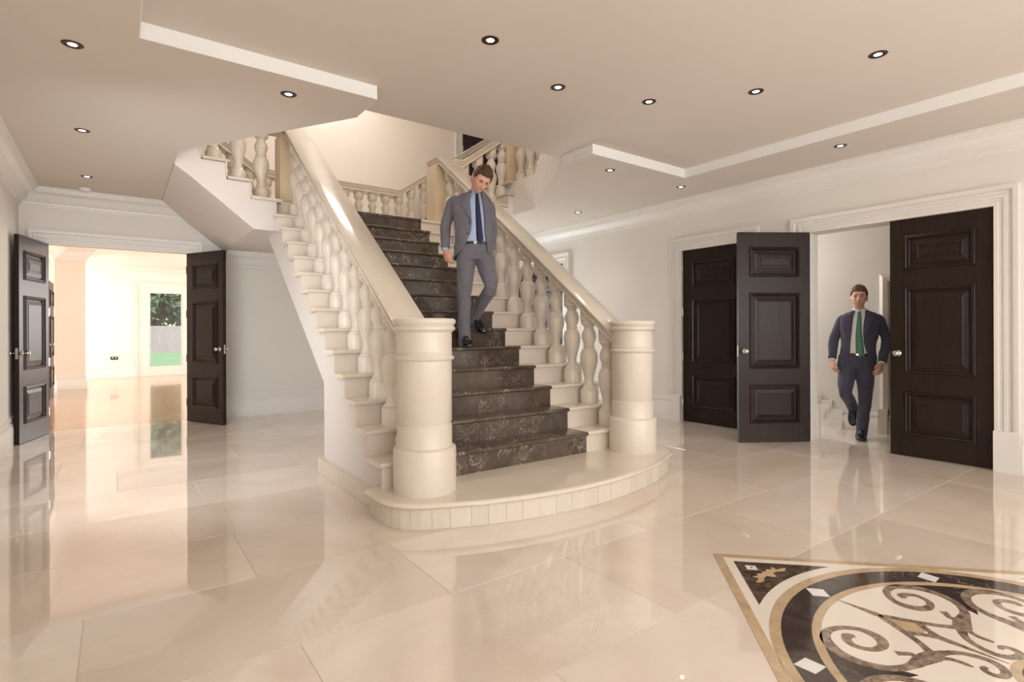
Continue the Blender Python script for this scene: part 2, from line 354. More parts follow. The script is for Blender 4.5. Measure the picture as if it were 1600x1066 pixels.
# lobby seen through the double doors
LBX = 7.42
b = MB(); b.box(LBX, LBX + .15, -1, 7.5, 0, 3.2); b.box(RX + WT, LBX, 7.4, 7.5, 0, 3.2); b.box(RX + WT, LBX, -1, -.9, 0, 3.2)
S(b.build('wall_lobby', paint))
b = MB(); b.box(RX + WT, LBX, -1, 7.5, 3.0, 3.2); S(b.build('ceiling_lobby', ceilp))
b = MB(); b.sweep([(LBX, -.9, 0), (LBX, 3.12, 0)], (0, 0, 1), [(a, c * .75) for a, c in skirt]); S(b.build('baseboard_lobby', trimp, smooth=True))
for n_, (dz, th_) in enumerate(((0, .022), (-.05, .030), (-.10, .038), (-.15, .046))):   # stepped skirting that climbs with the stair beyond
    P_ = [(3.10, 0)]; h_ = [.24, .34, .44, .54]
    for k in range(4): P_ += [(3.10 + k * .13 - dz * .6 * (k > 0), h_[k] + dz), (3.10 + (k + 1) * .13 - dz * .6 if k < 3 else 4.6, h_[k] + dz)]
    P_.append((4.6, 0)); b = MB(); b.prism(P_, LBX - th_, LBX + .001, YZX); o = S(b.build('trim_%d' % (17 + n_), trimp))
    bm = bmesh.new(); bm.from_mesh(o.data); bmesh.ops.triangulate(bm, faces=[f for f in bm.faces if len(f.verts) > 4]); bm.to_mesh(o.data); bm.free()
b = MB(); b.sweep([(LBX, 2.60, 0), (LBX, 2.60, 1.82), (LBX, 1.6, 1.82), (LBX, 1.6, 0)], (-1, 0, 0), [(0, 0), (0, .04), (.05, .05), (.09, .03), (.09, 0)])
b.box(LBX - .07, LBX, 2.6, 2.7, 0, .3); S(b.build('trim_12', stone))

# far room behind the left doorway
FYR = 18.3; FLX = -1.06; FRX = 4.4
b = MB(); b.box(-2.8, FRX, BY + .12, FYR, -.05, -.001); S(b.build('floor_far_room', oakf))
b = MB(); b.box(-2.8, FRX, BY + .12, FYR, 3.0, 3.1); S(b.build('ceiling_far_room', trimp))
WX0, WX1, WZ0, WZ1 = .56, 1.70, .06, 2.50
b = MB(); b.box(-2.8, WX0, FYR, FYR + .2, 0, 3.1); b.box(WX1, FRX, FYR, FYR + .2, 0, 3.1); b.box(WX0, WX1, FYR, FYR + .2, WZ1, 3.1); b.box(WX0, WX1, FYR, FYR + .2, 0, WZ0)
b.box(-2.8, -2.7, 15.6, FYR, 0, 3.1)
S(b.build('wall_far_room_back', farp))
b = MB(); b.box(FLX - .15, FLX, BY + .12, 15.0, 0, 3.0); b.box(-2.8, -.555, 15.0, 15.55, 0, 3.0); S(b.build('wall_far_room_left', peach))
b = MB(); b.box(FRX, FRX + .1, BY + .12, FYR, 0, 3.1); S(b.build('wall_far_room_right', farp))
b = MB(); b.sweep([(FRX, FYR, CH), (-2.7, FYR, CH), (-2.7, 15.55, CH), (-.555, 15.55, CH), (-.555, 15.0, CH), (FLX, 15.0, CH), (FLX, BY + .12, CH)], (0, 0, 1), crown); S(b.build('trim_13', trimp, smooth=True))
b = MB(); b.sweep([(WX0 - .1, FYR, 0), (-2.7, FYR, 0), (-2.7, 15.55, 0), (-.555, 15.55, 0), (-.555, 15.0, 0), (FLX, 15.0, 0), (FLX, 14.15, 0)], (0, 0, 1), skirt); S(b.build('baseboard_far_room', trimp, smooth=True))
b = MB(); b.box(WX0, .73, FYR - .02, FYR + .1, 0, WZ1); b.box(1.53, WX1, FYR - .02, FYR + .1, 0, WZ1); b.box(.73, 1.53, FYR - .02, FYR + .1, 2.33, WZ1); b.box(.73, 1.53, FYR - .02, FYR + .1, 0, .27)
b.box(.73, .76, FYR, FYR + .06, .27, 2.33); b.box(1.50, 1.53, FYR, FYR + .06, .27, 2.33)
win = S(b.build('window_1', trimp, bevel=.004))
b = MB(); b.box(.73, 1.53, FYR + .03, FYR + .036, .27, 2.33); b.build('pane', gm, win)
b = MB(); b.sweep([(WX0, FYR, 0), (WX0, FYR, WZ1), (WX1, FYR, WZ1), (WX1, FYR, 0)], (0, -1, 0), [(a * .8, c) for a, c in arch]); S(b.build('trim_14', trimp, smooth=True))

# ------------------------------------------------------------------ upper hall
UZ = 3.5; UC = 6.3; UY = 9.6
b = MB(); b.box(LX - .2, .48, 3.6, UY, UZ - .001, UZ); S(b.build('floor_gallery', grout))
b = MB(); b.box(LX - .2, 7.2, UY, UY + .15, 2.6, UC); S(b.build('wall_upper_back', peach))
b = MB(); b.box(LX - .25, LX - .1, 3.0, UY, UZ, UC); S(b.build('wall_upper_left', peach))
b = MB(); b.box(7.1, 7.25, 3.0, UY, UZ, UC); S(b.build('wall_upper_right', peach))
b = MB(); b.box(LX - .2, 7.2, 3.0, 3.15, UZ, UC); S(b.build('wall_upper_front', peach))
b = MB(); b.box(LX - .2, 7.2, 3.0, UY, UC, UC + .1); S(b.build('ceiling_upper', ceilp))
b = MB(); b.box(.95, 5.2, BY + .1, UY, 2.6, 2.74); b.box(4.87, 7.2, 4.0, UY, UZ - .05, UZ); b.box(5.2, RX + WT, BY, UY, 3.3, UZ); S(b.build('trim_15', stone))

# ------------------------------------------------------------------ doors
def nested(b, x0, x1, z0, z1, prof, y, sgn):
    rs = [(x0, x1, z0, z1, 0)] + [(x0 + i, x1 - i, z0 + i, z1 - i, h) for i, h in prof]
    vs = []
    for a0, a1, c0, c1, h in rs: vs += [(a0, y + sgn * h, c0), (a1, y + sgn * h, c0), (a1, y + sgn * h, c1), (a0, y + sgn * h, c1)]
    fs = [(4 * k + i, 4 * k + (i + 1) % 4, 4 * k + 4 + (i + 1) % 4, 4 * k + 4 + i) for k in range(len(rs) - 1) for i in range(4)]
    k = len(rs) - 1; fs.append((4 * k, 4 * k + 1, 4 * k + 2, 4 * k + 3)); b.add(vs, fs)
PT = [(.004, .012), (.014, .016), (.022, .008), (.03, .010), (.038, -.008), (.044, -.012), (.052, -.012), (.056, -.007), (.095, .002), (.099, .005)]
PT_S = PT + [(.112, .005), (.116, .001), (.124, .001), (.128, .006)]
knob_me = {}
def door(name, label, loc, ang, W, H, hingeside=-1, ins=.122, knobs=True, n_h=4, wood=None):
    wood = wood or doorw
    T = .045
    t = thing(name, label, 'door', loc, ang, kind='structure')
    b = MB(); zs = [.005, .21, .64, .818, 1.66, 1.835, 2.17, H - .004]
    k = (H) / 2.335; zs = [z * k if 0 < i < 7 else z for i, z in enumerate(zs)]
    b.box(0, ins, -T / 2, T / 2, zs[0], zs[7]); b.box(W - ins, W, -T / 2, T / 2, zs[0], zs[7])
    for i in (0, 2, 4, 6): b.box(ins, W - ins, -T / 2, T / 2, zs[i], zs[i + 1])
    b.build('frame', wood, t, local=True)
    for i in (1, 3, 5):
        for s in (-1, 1):
            q = MB(); nested(q, ins, W - ins, zs[i], zs[i + 1], PT_S if i == 5 else PT, s * T / 2, s); q.build('panel', wood, t, local=True)
    if knobs:
        for s in (-1, 1):
            q = MB(); q.lathe([(.0, 0), (.031, 0), (.031, .004), (.026, .008), (.012, .010), (.010, .028), (.016, .034), (.026, .044), (.029, .055), (.025, .066), (.012, .073), (0, .0745)], seg=20, caps=False)
            q.v = [(W - .068 + x, s * (T / 2 + z), 1.012 + y) for x, y, z in q.v]; q.build('door_knob', nickel, t, local=True, smooth=2)
        q = MB(); q.box(W, W + .002, -.012, .012, .95, 1.07); q.build('latch_plate', nickel, t, local=True)
    for i in range(n_h):
        z = .22 + i * (H - .5) / (n_h - 1)
        q = MB(); q.lathe([(.007, 0), (.007, .1)], (-.006, hingeside * T / 2, z), 10); q.box(-.002, .0, -T / 2, T / 2, z, z + .1); q.build('hinge', nickel, t, local=True)
    return t
R = math.radians
door('door_1', 'dark brown wooden three-panel door nearly closed at the right, its hinges on the white frame, in front of the walking man', (6.315, 1.397, 0), R(90), .80, DH, 1)
door('door_2', 'dark brown three-panel door leaf swung open into the hall, left of the walking man', (6.255, 2.972, 0), math.atan2(.459, -.69), .81, DH, -1)
door('door_3', 'dark brown closed door set in the right wall behind the open leaf', (6.315, 4.67, 0), R(-90), .93, DH, -1, .155)
door('door_4', 'dark brown open door leaf at the left edge of the picture beside the left wall', (-.70, 8.79, 0), math.atan2(-.76, -.205), .75, DH, 1, .115)
door('door_5', 'dark brown open door leaf on the right side of the left doorway, below the stair soffit', (.806, 8.79, 0), math.atan2(-.70, .365), .765, DH, -1, .115)
door('door_6', 'dark closed double door leaf seen behind the right balusters, nearer half', (6.32, 7.12, 0), R(90), .665, DH3, 1, .1, False, wood=doorv)
door('door_7', 'dark closed double door leaf seen behind the right balusters, farther half', (6.32, 8.45, 0), R(-90), .665, DH3, -1, .1, False, wood=doorv)
door('door_8', 'dark door in the left wall of the far room beside the pier, seen edge-on', (-1.03, 14.0, 0), R(-90), .85, 2.2, 1, .11)
door('door_9', 'dark violet door on the upper floor behind the right flight balusters', (5.72, 9.57, UZ), R(0), 1.15, 2.3, 1, .15, wood=doorv)
b = MB(); b.sweep([(5.72, 9.6, UZ), (5.72, 9.6, UZ + 2.32), (6.87, 9.6, UZ + 2.32), (6.87, 9.6, UZ)], (0, -1, 0), arch); S(b.build('trim_16', trimp, smooth=True))

# ------------------------------------------------------------------ STAIRCASE
XC = 2.745; XL, XR = 1.47, 4.02; DX0, DX1 = 2.03, 3.37
Y1, GO, Z1, RI = 3.50, .2485, .348, .1855
NY = lambda k: Y1 + GO * (k - 1); NZ = lambda k: Z1 + RI * (k - 1)
PZ = .168; LZ = 2.77; LY = 6.73
st = thing('staircase', 'wide central staircase with dark brown marble steps, cream stone ends and two side flights', 'staircase', (XC, 3.5, 0))
# core
pts = [(3.56, 0), (4.90, 0), (4.90, .79), (7.10, 2.40), (8.79, 2.40), (8.79, LZ - .035), (NY(14) + .05, LZ - .035)]
for k in range(13, 0, -1):
    pts += [(NY(k + 1) + .05, NZ(k) - .035), (NY(k) + .05, NZ(k) - .035)]
pts += [(NY(1) + .05, .1), (3.56, .1)]
pts = [p for i, p in enumerate(pts) if i == 0 or p != pts[i - 1]]
b = MB(); b.prism(pts, XL + .02, XR - .02, YZX); core = b.build('stair_body', sidep, st)
bm = bmesh.new(); bm.from_mesh(core.data); bmesh.ops.triangulate(bm, faces=[f for f in bm.faces if len(f.verts) > 4]); bm.to_mesh(core.data); bm.free()
# side flights: body, treads
for s in (-1, 1):
    X = lambda d: XC + s * d
    n0 = [1.50, 1.742, 1.985]; zt = [2.95, 3.13, 3.315]; e = 2.26 if s < 0 else 2.112
    pl = [(1.25, 2.38), (1.50, 2.38), (2.30, 3.0), (2.42, 3.1), (e, 3.5 - .03), (e, 3.30)] if False else None
    body = [(1.255, 2.40), (1.495, 2.40), (2.10, 2.885), (e - .004, 2.995), (e - .004, 3.28), (1.985 + .03, 3.28), (1.985 + .03, 3.095), (1.742 + .03, 3.095), (1.742 + .03, 2.915), (1.5 + .03, 2.915), (1.5 + .03, 2.735), (1.255, 2.735)]
    b = MB(); b.prism([(X(a), c) for a, c in body], 6.65, 8.79, XZY); o = b.build('flight_body', sidep, st)
    bm = bmesh.new(); bm.from_mesh(o.data); bmesh.ops.triangulate(bm, faces=[f for f in bm.faces if len(f.verts) > 4]); bm.to_mesh(o.data); bm.free()
    for k in range(3):
        n1 = n0[k + 1] if k < 2 else e
        b = MB(); b.box(*sorted((X(n0[k]), X(n1 + (.02 if k < 2 else 0)))), 6.62, 8.79, zt[k] - .03, zt[k]); b.build('side_tread', stone, st, bevel=.008)
        b = MB(); b.box(*sorted((X(n0[k] + .022), X(n0[k] + .04))), 6.64, 8.79, (LZ if k == 0 else zt[k - 1]), zt[k] - .03); b.build('side_riser', stone, st)
    b = MB(); b.box(*sorted((X(2.02), X(e + .1))), 6.62, 8.79, UZ - .03, UZ) if s > 0 else b.box(X(e + .1), X(2.22), 6.62, 8.79, UZ - .03, UZ)
    b.build('side_tread', stone, st, bevel=.008)
# landing
b = MB(); b.box(XC - 1.53, XC + 1.53, LY + .07, 8.79, LZ - .034, LZ); b.build('landing_slab', stone, st)
b = MB(); b.box(XC - 1.53, XL + .08, 6.62, LY + .07, LZ - .034, LZ); b.build('landing_edge', stone, st, bevel=.008); b = MB(); b.box(XR - .08, XC + 1.53, 6.62, LY + .07, LZ - .034, LZ); b.build('landing_edge', stone, st, bevel=.008)
b = MB(); b.box(DX0, DX1, LY, 8.3, LZ - .03, LZ + .002); b.build('landing_inlay', dark, st, bevel=.008)
# steps
def nose(b, x0, x1, y0, y1, z0, z1, side=0):
    r = (z1 - z0) / 2; pr = [(y1, z0), (y1, z1)]
    for i in range(7):
        a = R(90 + i * 30); pr.append((y0 + r + r * math.cos(a), z0 + r + r * math.sin(a)))
    b.prism(pr, x0, x1, YZX)
for k in range(1, 15):
    zt, y = (NZ(k) if k < 14 else LZ), NY(k); zb = NZ(k - 1) if k > 1 else PZ
    y1 = NY(k + 1) + .03 if k < 14 else y + .12
    if k < 14 or True:
        if k < 14:
            b = MB(); nose(b, DX0, DX1, y - .006, y1, zt - .034, zt); b.build('dark_tread', dark, st, smooth=True)
        xs = [DX0 + .004] + sorted(DX0 + (DX1 - DX0) * (i + 1) / 3 + random.uniform(-.12, .12) for i in range(2)) + [DX1 - .004]
        for i in range(3):
            b = MB(); b.box(xs[i] + .0008, xs[i + 1] - .0008, y + .018, y + .035, zb, zt - .03); b.build('riser_tile', dark, st)
    for x0, x1, sd in ((1.44, DX0, -1), (DX1, 4.05, 1)):
        if k < 14:
            b = MB(); nose(b, x0, x1, y, y1, zt - .034, zt); b.build('tread_end', stone_pol, st, smooth=True)
        else:
            b = MB(); nose(b, x0, x1, y, y1, zt - .034, zt + .001); b.build('tread_end', stone_pol, st, smooth=True)
        a0, a1 = (1.462, DX0) if sd < 0 else (DX1, 4.028)
        b = MB(); b.box(a0, a1, y + .03, y + .055, zb, zt - .03); b.build('riser_end', stone, st)
# foot platform
def hull(P):
    P = sorted(set(P)); lo = []
    def half(Q):
        h = []
        for p in Q:
            while len(h) > 1 and (h[-1][0] - h[-2][0]) * (p[1] - h[-2][1]) - (h[-1][1] - h[-2][1]) * (p[0] - h[-2][0]) <= 0: h.pop()
            h.append(p)
        return h[:-1]
    return half(P) + half(P[::-1])
def outline(off):
    P = []
    for s in (-1, 1):
        cx = XC + s * 1.045
        for i in range(40): a = 2 * math.pi * i / 40; P.append((round(cx + (.315 + off) * math.cos(a), 5), round(3.36 + (.315 + off) * math.sin(a), 5)))
        P.append((XC + s * (1.36 + off), 3.60))
    rr = 2.75
    for i in range(-10, 11):
        a = R(i * 1.85); P.append((round(XC + (rr + off) * math.sin(a), 5), round(2.80 + rr - (rr + off) * math.cos(a), 5)))
    return hull(P)
def rim(off, z): return [(x, y, z) for x, y in outline(off)]
def resample(off, n=96):
    P = outline(off); P = P + [P[0]]; L = [0]
    for a, c in zip(P, P[1:]): L.append(L[-1] + math.dist(a, c))
    out = []
    for i in range(n):
        d = L[-1] * i / n; j = max(q for q in range(len(P) - 1) if L[q] <= d + 1e-9); f = (d - L[j]) / (L[j + 1] - L[j])
        out.append((P[j][0] + (P[j + 1][0] - P[j][0]) * f, P[j][1] + (P[j + 1][1] - P[j][1]) * f))
    return out
base0 = resample(0, 160)
def offr(P, off):
    n = len(P); out = []
    for i in range(n):
        a, c = Vector(P[i - 1]), Vector(P[(i + 1) % n]); t = (c - a).normalized(); out.append((P[i][0] + t.y * off, P[i][1] - t.x * off))
    return out
b = MB(); prof = [(-.02, PZ - .04), (.004, PZ - .038), (.018, PZ - .036), (.03, PZ - .028), (.034, PZ - .018), (.03, PZ - .008), (.02, PZ - .001), (0, PZ)]
rs = [[(x, y, z) for x, y in offr(base0, o_)] for o_, z in prof]
b.rings(rs); b.build('platform_slab', stone_pol, st, smooth=True)
b = MB(); b.rings([[(x, y, z) for x, y in offr(base0, -.022)] for z in (0, PZ - .039)]); b.build('platform_core', grout, st)
# cladding strips round the platform
arcl = [0]
for i in range(160): arcl.append(arcl[-1] + math.dist(base0[i], base0[(i + 1) % 160]))
def at_arc(d):
    j = max(q for q in range(160) if arcl[q] <= d + 1e-9); f = (d - arcl[j]) / (arcl[j + 1] - arcl[j]); p, q = base0[j], base0[(j + 1) % 160]
    return Vector((p[0] + (q[0] - p[0]) * f, p[1] + (q[1] - p[1]) * f))
d = 0
while d < arcl[-1] - .01:
    wd = random.uniform(.11, .135); e = min(d + wd, arcl[-1]); mid = at_arc((d + e) / 2)
    if mid.y < 3.62:
        A = []
        for q in range(3):
            dd = d + .0008 + (e - d - .0016) * q / 2; p = at_arc(min(dd, arcl[-1] - 1e-4)); p2 = at_arc(min(dd + .01, arcl[-1] - 1e-4)); p1 = at_arc(max(dd - .01, 0)); t = (p2 - p1).normalized(); A.append((p, Vector((t.y, -t.x))))
        pr = random.uniform(-.001, .001)
        vs = [(p.x + n.x * (o_), p.y + n.y * o_, z) for z in (.001, PZ - .0395) for p, n in A for o_ in (-.02, pr)]
        fs = [(1, 3, 9, 7), (3, 5, 11, 9), (0, 6, 8, 2), (2, 8, 10, 4), (0, 1, 7, 6), (4, 10, 11, 5), (6, 7, 9, 8), (8, 9, 11, 10)]
        bb = MB(); bb.add(vs, fs); bb.build('cladding_strip', clad_m, st)
    d = e
# plinth strips along both stair sides
b = MB(); b.box(XL - .028, XL + .03, 3.6, 4.93, 0, .128); b.build('plinth_strip', stone, st, bevel=.003)
b = MB(); b.box(XR - .03, XR + .028, 3.6, 4.93, 0, .128); b.build('plinth_strip', stone, st, bevel=.003)

# ------------------------------------------------------------------ balustrades
BPROF = [(.086, 0), (.086, .118), (.082, .124), (.076, .126), (.078, .133), (.076, .140), (.064, .146), (.053, .165), (.045, .20), (.047, .235), (.058, .28), (.074, .335), (.085, .385), (.088, .425), (.083, .46), (.068, .495), (.050, .515), (.053, .522), (.060, .526), (.060, .534), (.050, .538),
         (.051, .55), (.065, .58), (.074, .615), (.071, .645), (.057, .675), (.045, .695), (.047, .708), (.060, .722), (.070, .732), (.077, .74), (.080, .752), (.080, .764), (.076, .768), (.083, .774), (.083, .90)]
bb = MB(); bb.lathe(BPROF, seg=20); bal_me = bb.mesh('baluster', stone, smooth=1)
def rail(parent, path, c, axis, w=.27):
    prof = [(-.135, 0), (-.135, -.012), (-.128, -.022), (-.12, -.026), (-.12, -.04), (-.112, -.055), (-.098, -.066), (-.098, -.074), (-.108, -.08), (-.108, -.104)]
    prof = [(-.130, .004)] + prof; prof = prof + [(-a, z) for a, z in prof[::-1]]
    rs = []
    for q, z in path:
        rs.append([((c + a, q, z + h) if axis == 'Y' else (q, c + a, z + h)) for a, h in prof])
    b = MB(); b.rings(rs); return b.build('handrail', stone_pol, parent, smooth=True)
RTOP = lambda y: 1.228 + .7465 * (y - 3.49)
NPROF = [(.213, 0), (.213, .285), (.209, .294), (.198, .30), (.188, .303), (.186, .308), (.186, .443), (.181, .448), (.179, .455), (.181, .462), (.185, .467), (.185, .878), (.19, .882), (.199, .888), (.203, .897), (.199, .906), (.19, .912), (.186, .917), (.186, .925), (.19, .93), (.19, .935), (.185, .94),
         (.185, 1.07), (.192, 1.076), (.198, 1.082), (.207, 1.092), (.207, 1.104), (.200, 1.112), (.198, 1.118), (.207, 1.128), (.213, 1.142), (.210, 1.156), (.2, 1.164), (.0, 1.166)]
for s, lab in ((-1, 'left'), (1, 'right')):
    xc = XC + s * 1.035; nx = XC + s * 1.045
    t = thing('balustrade', 'cream stone balustrade with round newel post on the %s side of the dark steps' % lab, 'balustrade', (nx, 3.36, 0))
    b = MB(); b.lathe(NPROF, (nx, 3.36, PZ), 48, True); b.build('newel_post', stone, t, smooth=True)
    rail(t, [(3.47, RTOP(3.47)), (6.80, RTOP(6.80)), (7.14, RTOP(6.80))], xc, 'Y')
    for k in range(1, 14):
        o = link('baluster', bal_me, t, (xc - nx, NY(k) + .165 - 3.36, NZ(k)))
        o.scale = (1, 1, (RTOP(NY(k) + .165) - .06 - NZ(k)) / .90)
    b = MB(); b.box(xc - .135, xc + .135, 6.85, 7.12, LZ, RTOP(6.8) - .09); b.build('landing_pier', stone_warmlit, t, bevel=.004)
    # side flight balustrade
    t = thing('balustrade', 'cream stone balustrade along the %s upper flight, near side, half hidden by the ceiling' % lab, 'balustrade', (XC + s * 1.3, 6.88, LZ))
    X = lambda d: XC + s * d
    rz = RTOP(6.8)
    rail(t, [(X(1.17), rz), (X(1.30), rz), (X(2.25), rz + .735 * .95)], 6.88, 'X')
    for dx, z, zr in ((1.375, LZ, rz + .055), (1.62, 2.95, rz + .235), (1.865, 3.13, rz + .415)):
        o = link('baluster', bal_me, t, (s * (dx - 1.3), 0, z - LZ)); o.scale = (1, 1, (zr - .07 - z) / .90)
    if s > 0: o = link('baluster', bal_me, t, (s * (2.06 - 1.3), 0, 3.315 - LZ)); o.scale = (1, 1, 1)
    if s < 0: o = link('baluster', bal_me, t, (s * (2.11 - 1.3), 0, 3.315 - LZ)); o.scale = (1, 1, 1)
# back balustrade of the landing
t = thing('balustrade', 'cream stone balustrade across the back of the landing, rising with both upper flights', 'balustrade', (XC, 8.62, LZ))
rail(t, [(XC - 3.0, 3.61 + .70 * 1.9), (XC - 1.10, 3.61), (XC + 1.10, 3.61), (XC + 3.0, 3.61 + .70 * 1.9)], 8.62, 'X', .2)
for i in range(-9, 10):
    dx = (i) * .2315 - .026
    ax = abs(dx); z = LZ if ax < 1.5 else 2.95 if ax < 1.74 else 3.13 if ax < 1.98 else 3.315
    zr = 3.61 + max(0, ax - 1.10) * .70
    o = link('baluster', bal_me, t, (dx, 0, z - LZ)); o.scale = (.92, .92, (zr - .07 - z) / .90)
# gallery balustrades round the opening
for s, lab in ((1, 'right'), (-1, 'left')):
    gx = 4.99 if s > 0 else .36
    t = thing('balustrade', 'cream stone gallery balustrade on the upper floor at the %s edge of the ceiling opening' % lab, 'balustrade', (gx, 6.4, UZ))
    px = [(gx, 6.62), (gx, 6.37), (gx, 6.15)] + [(gx - s * (.13 + .125 * i), 6.15 - .215 * i - .2) for i in range(6)]
    for i, (x, y) in enumerate(px): link('baluster', bal_me, t, (x - gx, y - 6.4, 0))
    b = MB(); ex, ey = px[-1]
    b.sweep([(gx, 6.85, UZ + .9), (gx, 6.2, UZ + .9), (ex, ey - .1, UZ + .9)], (0, 0, 1), [(-.13, 0), (.13, 0), (.13, -.03), (.1, -.08), (.1, -.1), (-.1, -.1), (-.1, -.08), (-.13, -.03)]); b.build('handrail', stone_pol, t)
    b = MB(); b.box(gx - .13, gx + .13, 6.80, 7.06, UZ - .0, UZ + .98); b.build('gallery_pier', stone_warmlit, t, bevel=.004)

# ------------------------------------------------------------------ floor medallion
MC = Vector((2.69, .378, 0))
md = thing('floor_medallion', 'square inlaid marble floor medallion with dark ring and brown scrolls, lower right on the floor', 'floor inlay', MC)
def flat(name, polys, mat_, z=.0016, parent=md, smooth=False):
    b = MB()
    for P in polys:
        # ensure ccw
        A = sum(P[i][0] * P[(i + 1) % len(P)][1] - P[(i + 1) % len(P)][0] * P[i][1] for i in range(len(P)))
        if A < 0: P = P[::-1]
        n = len(P); vs = [(x, y, z) for x, y in P] + [(x, y, .0002) for x, y in P]
        b.add(vs, [tuple(range(n))] + [(i, n + i, n + (i + 1) % n, (i + 1) % n) for i in range(n)])
    o = b.build(name, mat_, parent, local=True)
    bm = bmesh.new(); bm.from_mesh(o.data); bmesh.ops.triangulate(bm, faces=[f for f in bm.faces if len(f.verts) > 4]); bm.to_mesh(o.data); bm.free()
    return o
def ribbon(pts, widths, z, closed=False):
    n = len(pts); L, Rr = [], []
    for i in range(n):
        a = Vector(pts[max(i - 1, 0)]); c = Vector(pts[min(i + 1, n - 1)]); t = (c - a).normalized(); w_ = widths[i] / 2
        L.append((pts[i][0] - t.y * w_, pts[i][1] + t.x * w_)); Rr.append((pts[i][0] + t.y * w_, pts[i][1] - t.x * w_))
    return L, Rr
def addribbon(b, pts, widths, z, xf):
    widths = [w_ * 1.16 for w_ in widths]
    L, Rr = ribbon(pts, widths, z); n = len(L)
    vs = [(*xf(p), z) for p in L] + [(*xf(p), z) for p in Rr] + [(*xf(p), .0003) for p in L] + [(*xf(p), .0003) for p in Rr]
    fs = []
    for i in range(n - 1): fs += [(i, i + 1, n + i + 1, n + i), (i, 2 * n + i, 2 * n + i + 1, i + 1), (n + i, n + i + 1, 3 * n + i + 1, 3 * n + i)]
    b.add(vs, fs)
def smoothp(P, W, sub=4):
    out, ow = [], []; n = len(P)
    for i in range(n - 1):
        p0, p1, p2, p3 = [Vector(P[max(0, min(n - 1, j))]) for j in (i - 1, i, i + 1, i + 2)]
        for k in range(sub):
            t = k / sub; q = .5 * ((2 * p1) + (p2 - p0) * t + (2 * p0 - 5 * p1 + 4 * p2 - p3) * t * t + (3 * p1 - p0 - 3 * p2 + p3) * t ** 3)
            out.append((q.x, q.y)); ow.append(W[i] + (W[i + 1] - W[i]) * t)
    out.append(tuple(P[-1])); ow.append(W[-1]); return out, ow
def rot(q): c, s = round(math.cos(q), 6), round(math.sin(q), 6); return lambda p: (p[0] * c - p[1] * s, p[0] * s + p[1] * c)
def mir(f): return lambda p: f((-p[0], p[1]))
def arc(r, a0, a1, n): return [(r * math.cos(a0 + (a1 - a0) * i / n), r * math.sin(a0 + (a1 - a0) * i / n)) for i in range(n + 1)]
HD, HD2, HD3 = 1.425, 1.363, 1.299
flat('background_panel', [[(0, HD), (-HD, 0), (0, -HD), (HD, 0)]], creamm, .0009)
for q in range(4):
    f = rot(q * math.pi / 2)
    flat('border_strip', [[f((0, HD)), f((-HD, 0)), f((-HD2, 0)), f((0, HD2))]], tanm)
    a = math.acos(.9185 / 1.02)      # half angle where the straight edge meets the arc
    A = arc(1.02, math.pi / 2 + math.pi / 4 - a, math.pi / 2 - math.pi / 4 + a, 20)
    ct = flat('corner_triangle', [[f(p) for p in [(0, HD3)] + A]], triM, .0016)
    dm = flat('diamond', [[f(p) for p in ((0, 1.235), (.036, 1.198), (0, 1.160), (-.036, 1.198))]], whitem, .002)
    flat('diamond_centre', [[f(p) for p in ((0, 1.206), (.008, 1.198), (0, 1.190), (-.008, 1.198))]], darkm, .0023)
    hw = [(0, 1.142), (.014, 1.128), (.045, 1.143), (.062, 1.126), (.093, 1.140), (.085, 1.108), (.138, 1.094), (.125, 1.08), (.094, 1.075), (.06, 1.095), (.028, 1.098), (.015, 1.075), (.0, 1.066)]
    flat('fleur_ornament', [[f(p) for p in hw + [(-x, y) for x, y in hw[-2:0:-1]]]], tanm, .002)
ringp = lambda r0, r1, a0, a1, n: arc(r0, a0, a1, n) + arc(r1, a1, a0, n)
for q in range(4):
    flat('outer_ring', [ringp(.966, .922, q * math.pi / 2, (q + 1) * math.pi / 2, 24)], tanm)
    flat('inner_ring', [ringp(.805, .771, q * math.pi / 2, (q + 1) * math.pi / 2, 24)], tanm)
for q in range(12):
    a = q * math.pi / 6 + .2; flat('dark_ring', [ringp(.921, .806, a + .0006, a + math.pi / 6 - .0006, 10)], darkm)
for q in range(8):
    f = rot(q * math.pi / 4); flat('diamond', [[f(p) for p in ((0, .920), (.050, .862), (0, .807), (-.050, .862))]], whitem, .0021)
SA = [(-.262, .598), (-.285, .617), (-.319, .603), (-.336, .576), (-.333, .549), (-.316, .522), (-.284, .505), (-.240, .505), (-.205, .527), (-.189, .561), (-.189, .598), (-.206, .629), (-.242, .66), (-.288, .679), (-.336, .677), (-.374, .661), (-.405, .632), (-.429, .599), (-.438, .57), (-.439, .535), (-.433, .502), (-.421, .474), (-.404, .447), (-.382, .423), (-.341, .399), (-.301, .386), (-.261, .381), (-.21, .372), (-.17, .36)]
WA = [.018, .034, .030, .026, .024, .024, .027, .034, .040, .038, .030, .026, .026, .028, .032, .036, .040, .042, .040, .036, .032, .030, .030, .030, .030, .034, .044, .056, .058]
SB = [(-.19, .362), (-.14, .355), (-.098, .336), (-.065, .308), (-.043, .268), (-.035, .229), (-.047, .195), (-.08, .170), (-.112, .168), (-.130, .184), (-.132, .206), (-.116, .226), (-.095, .220)]
WB = [.05, .034, .026, .024, .024, .026, .028, .028, .026, .024, .022, .02, .014]
SLf = [(-.179, .346), (-.154, .33), (-.137, .304), (-.134, .274), (-.134, .250)]; WLf = [.02, .02, .019, .02, .008]
SCu = [(-.262, .452), (-.245, .436), (-.222, .416), (-.235, .398), (-.25, .385)]; WCu = [.026, .022, .02, .02, .024]
SBr = [(0, .61), (-.021, .57), (-.047, .521), (-.074, .474), (-.102, .432), (-.128, .40), (-.16, .365)]; WBr = [.02, .026, .026, .026, .024, .026, .034]
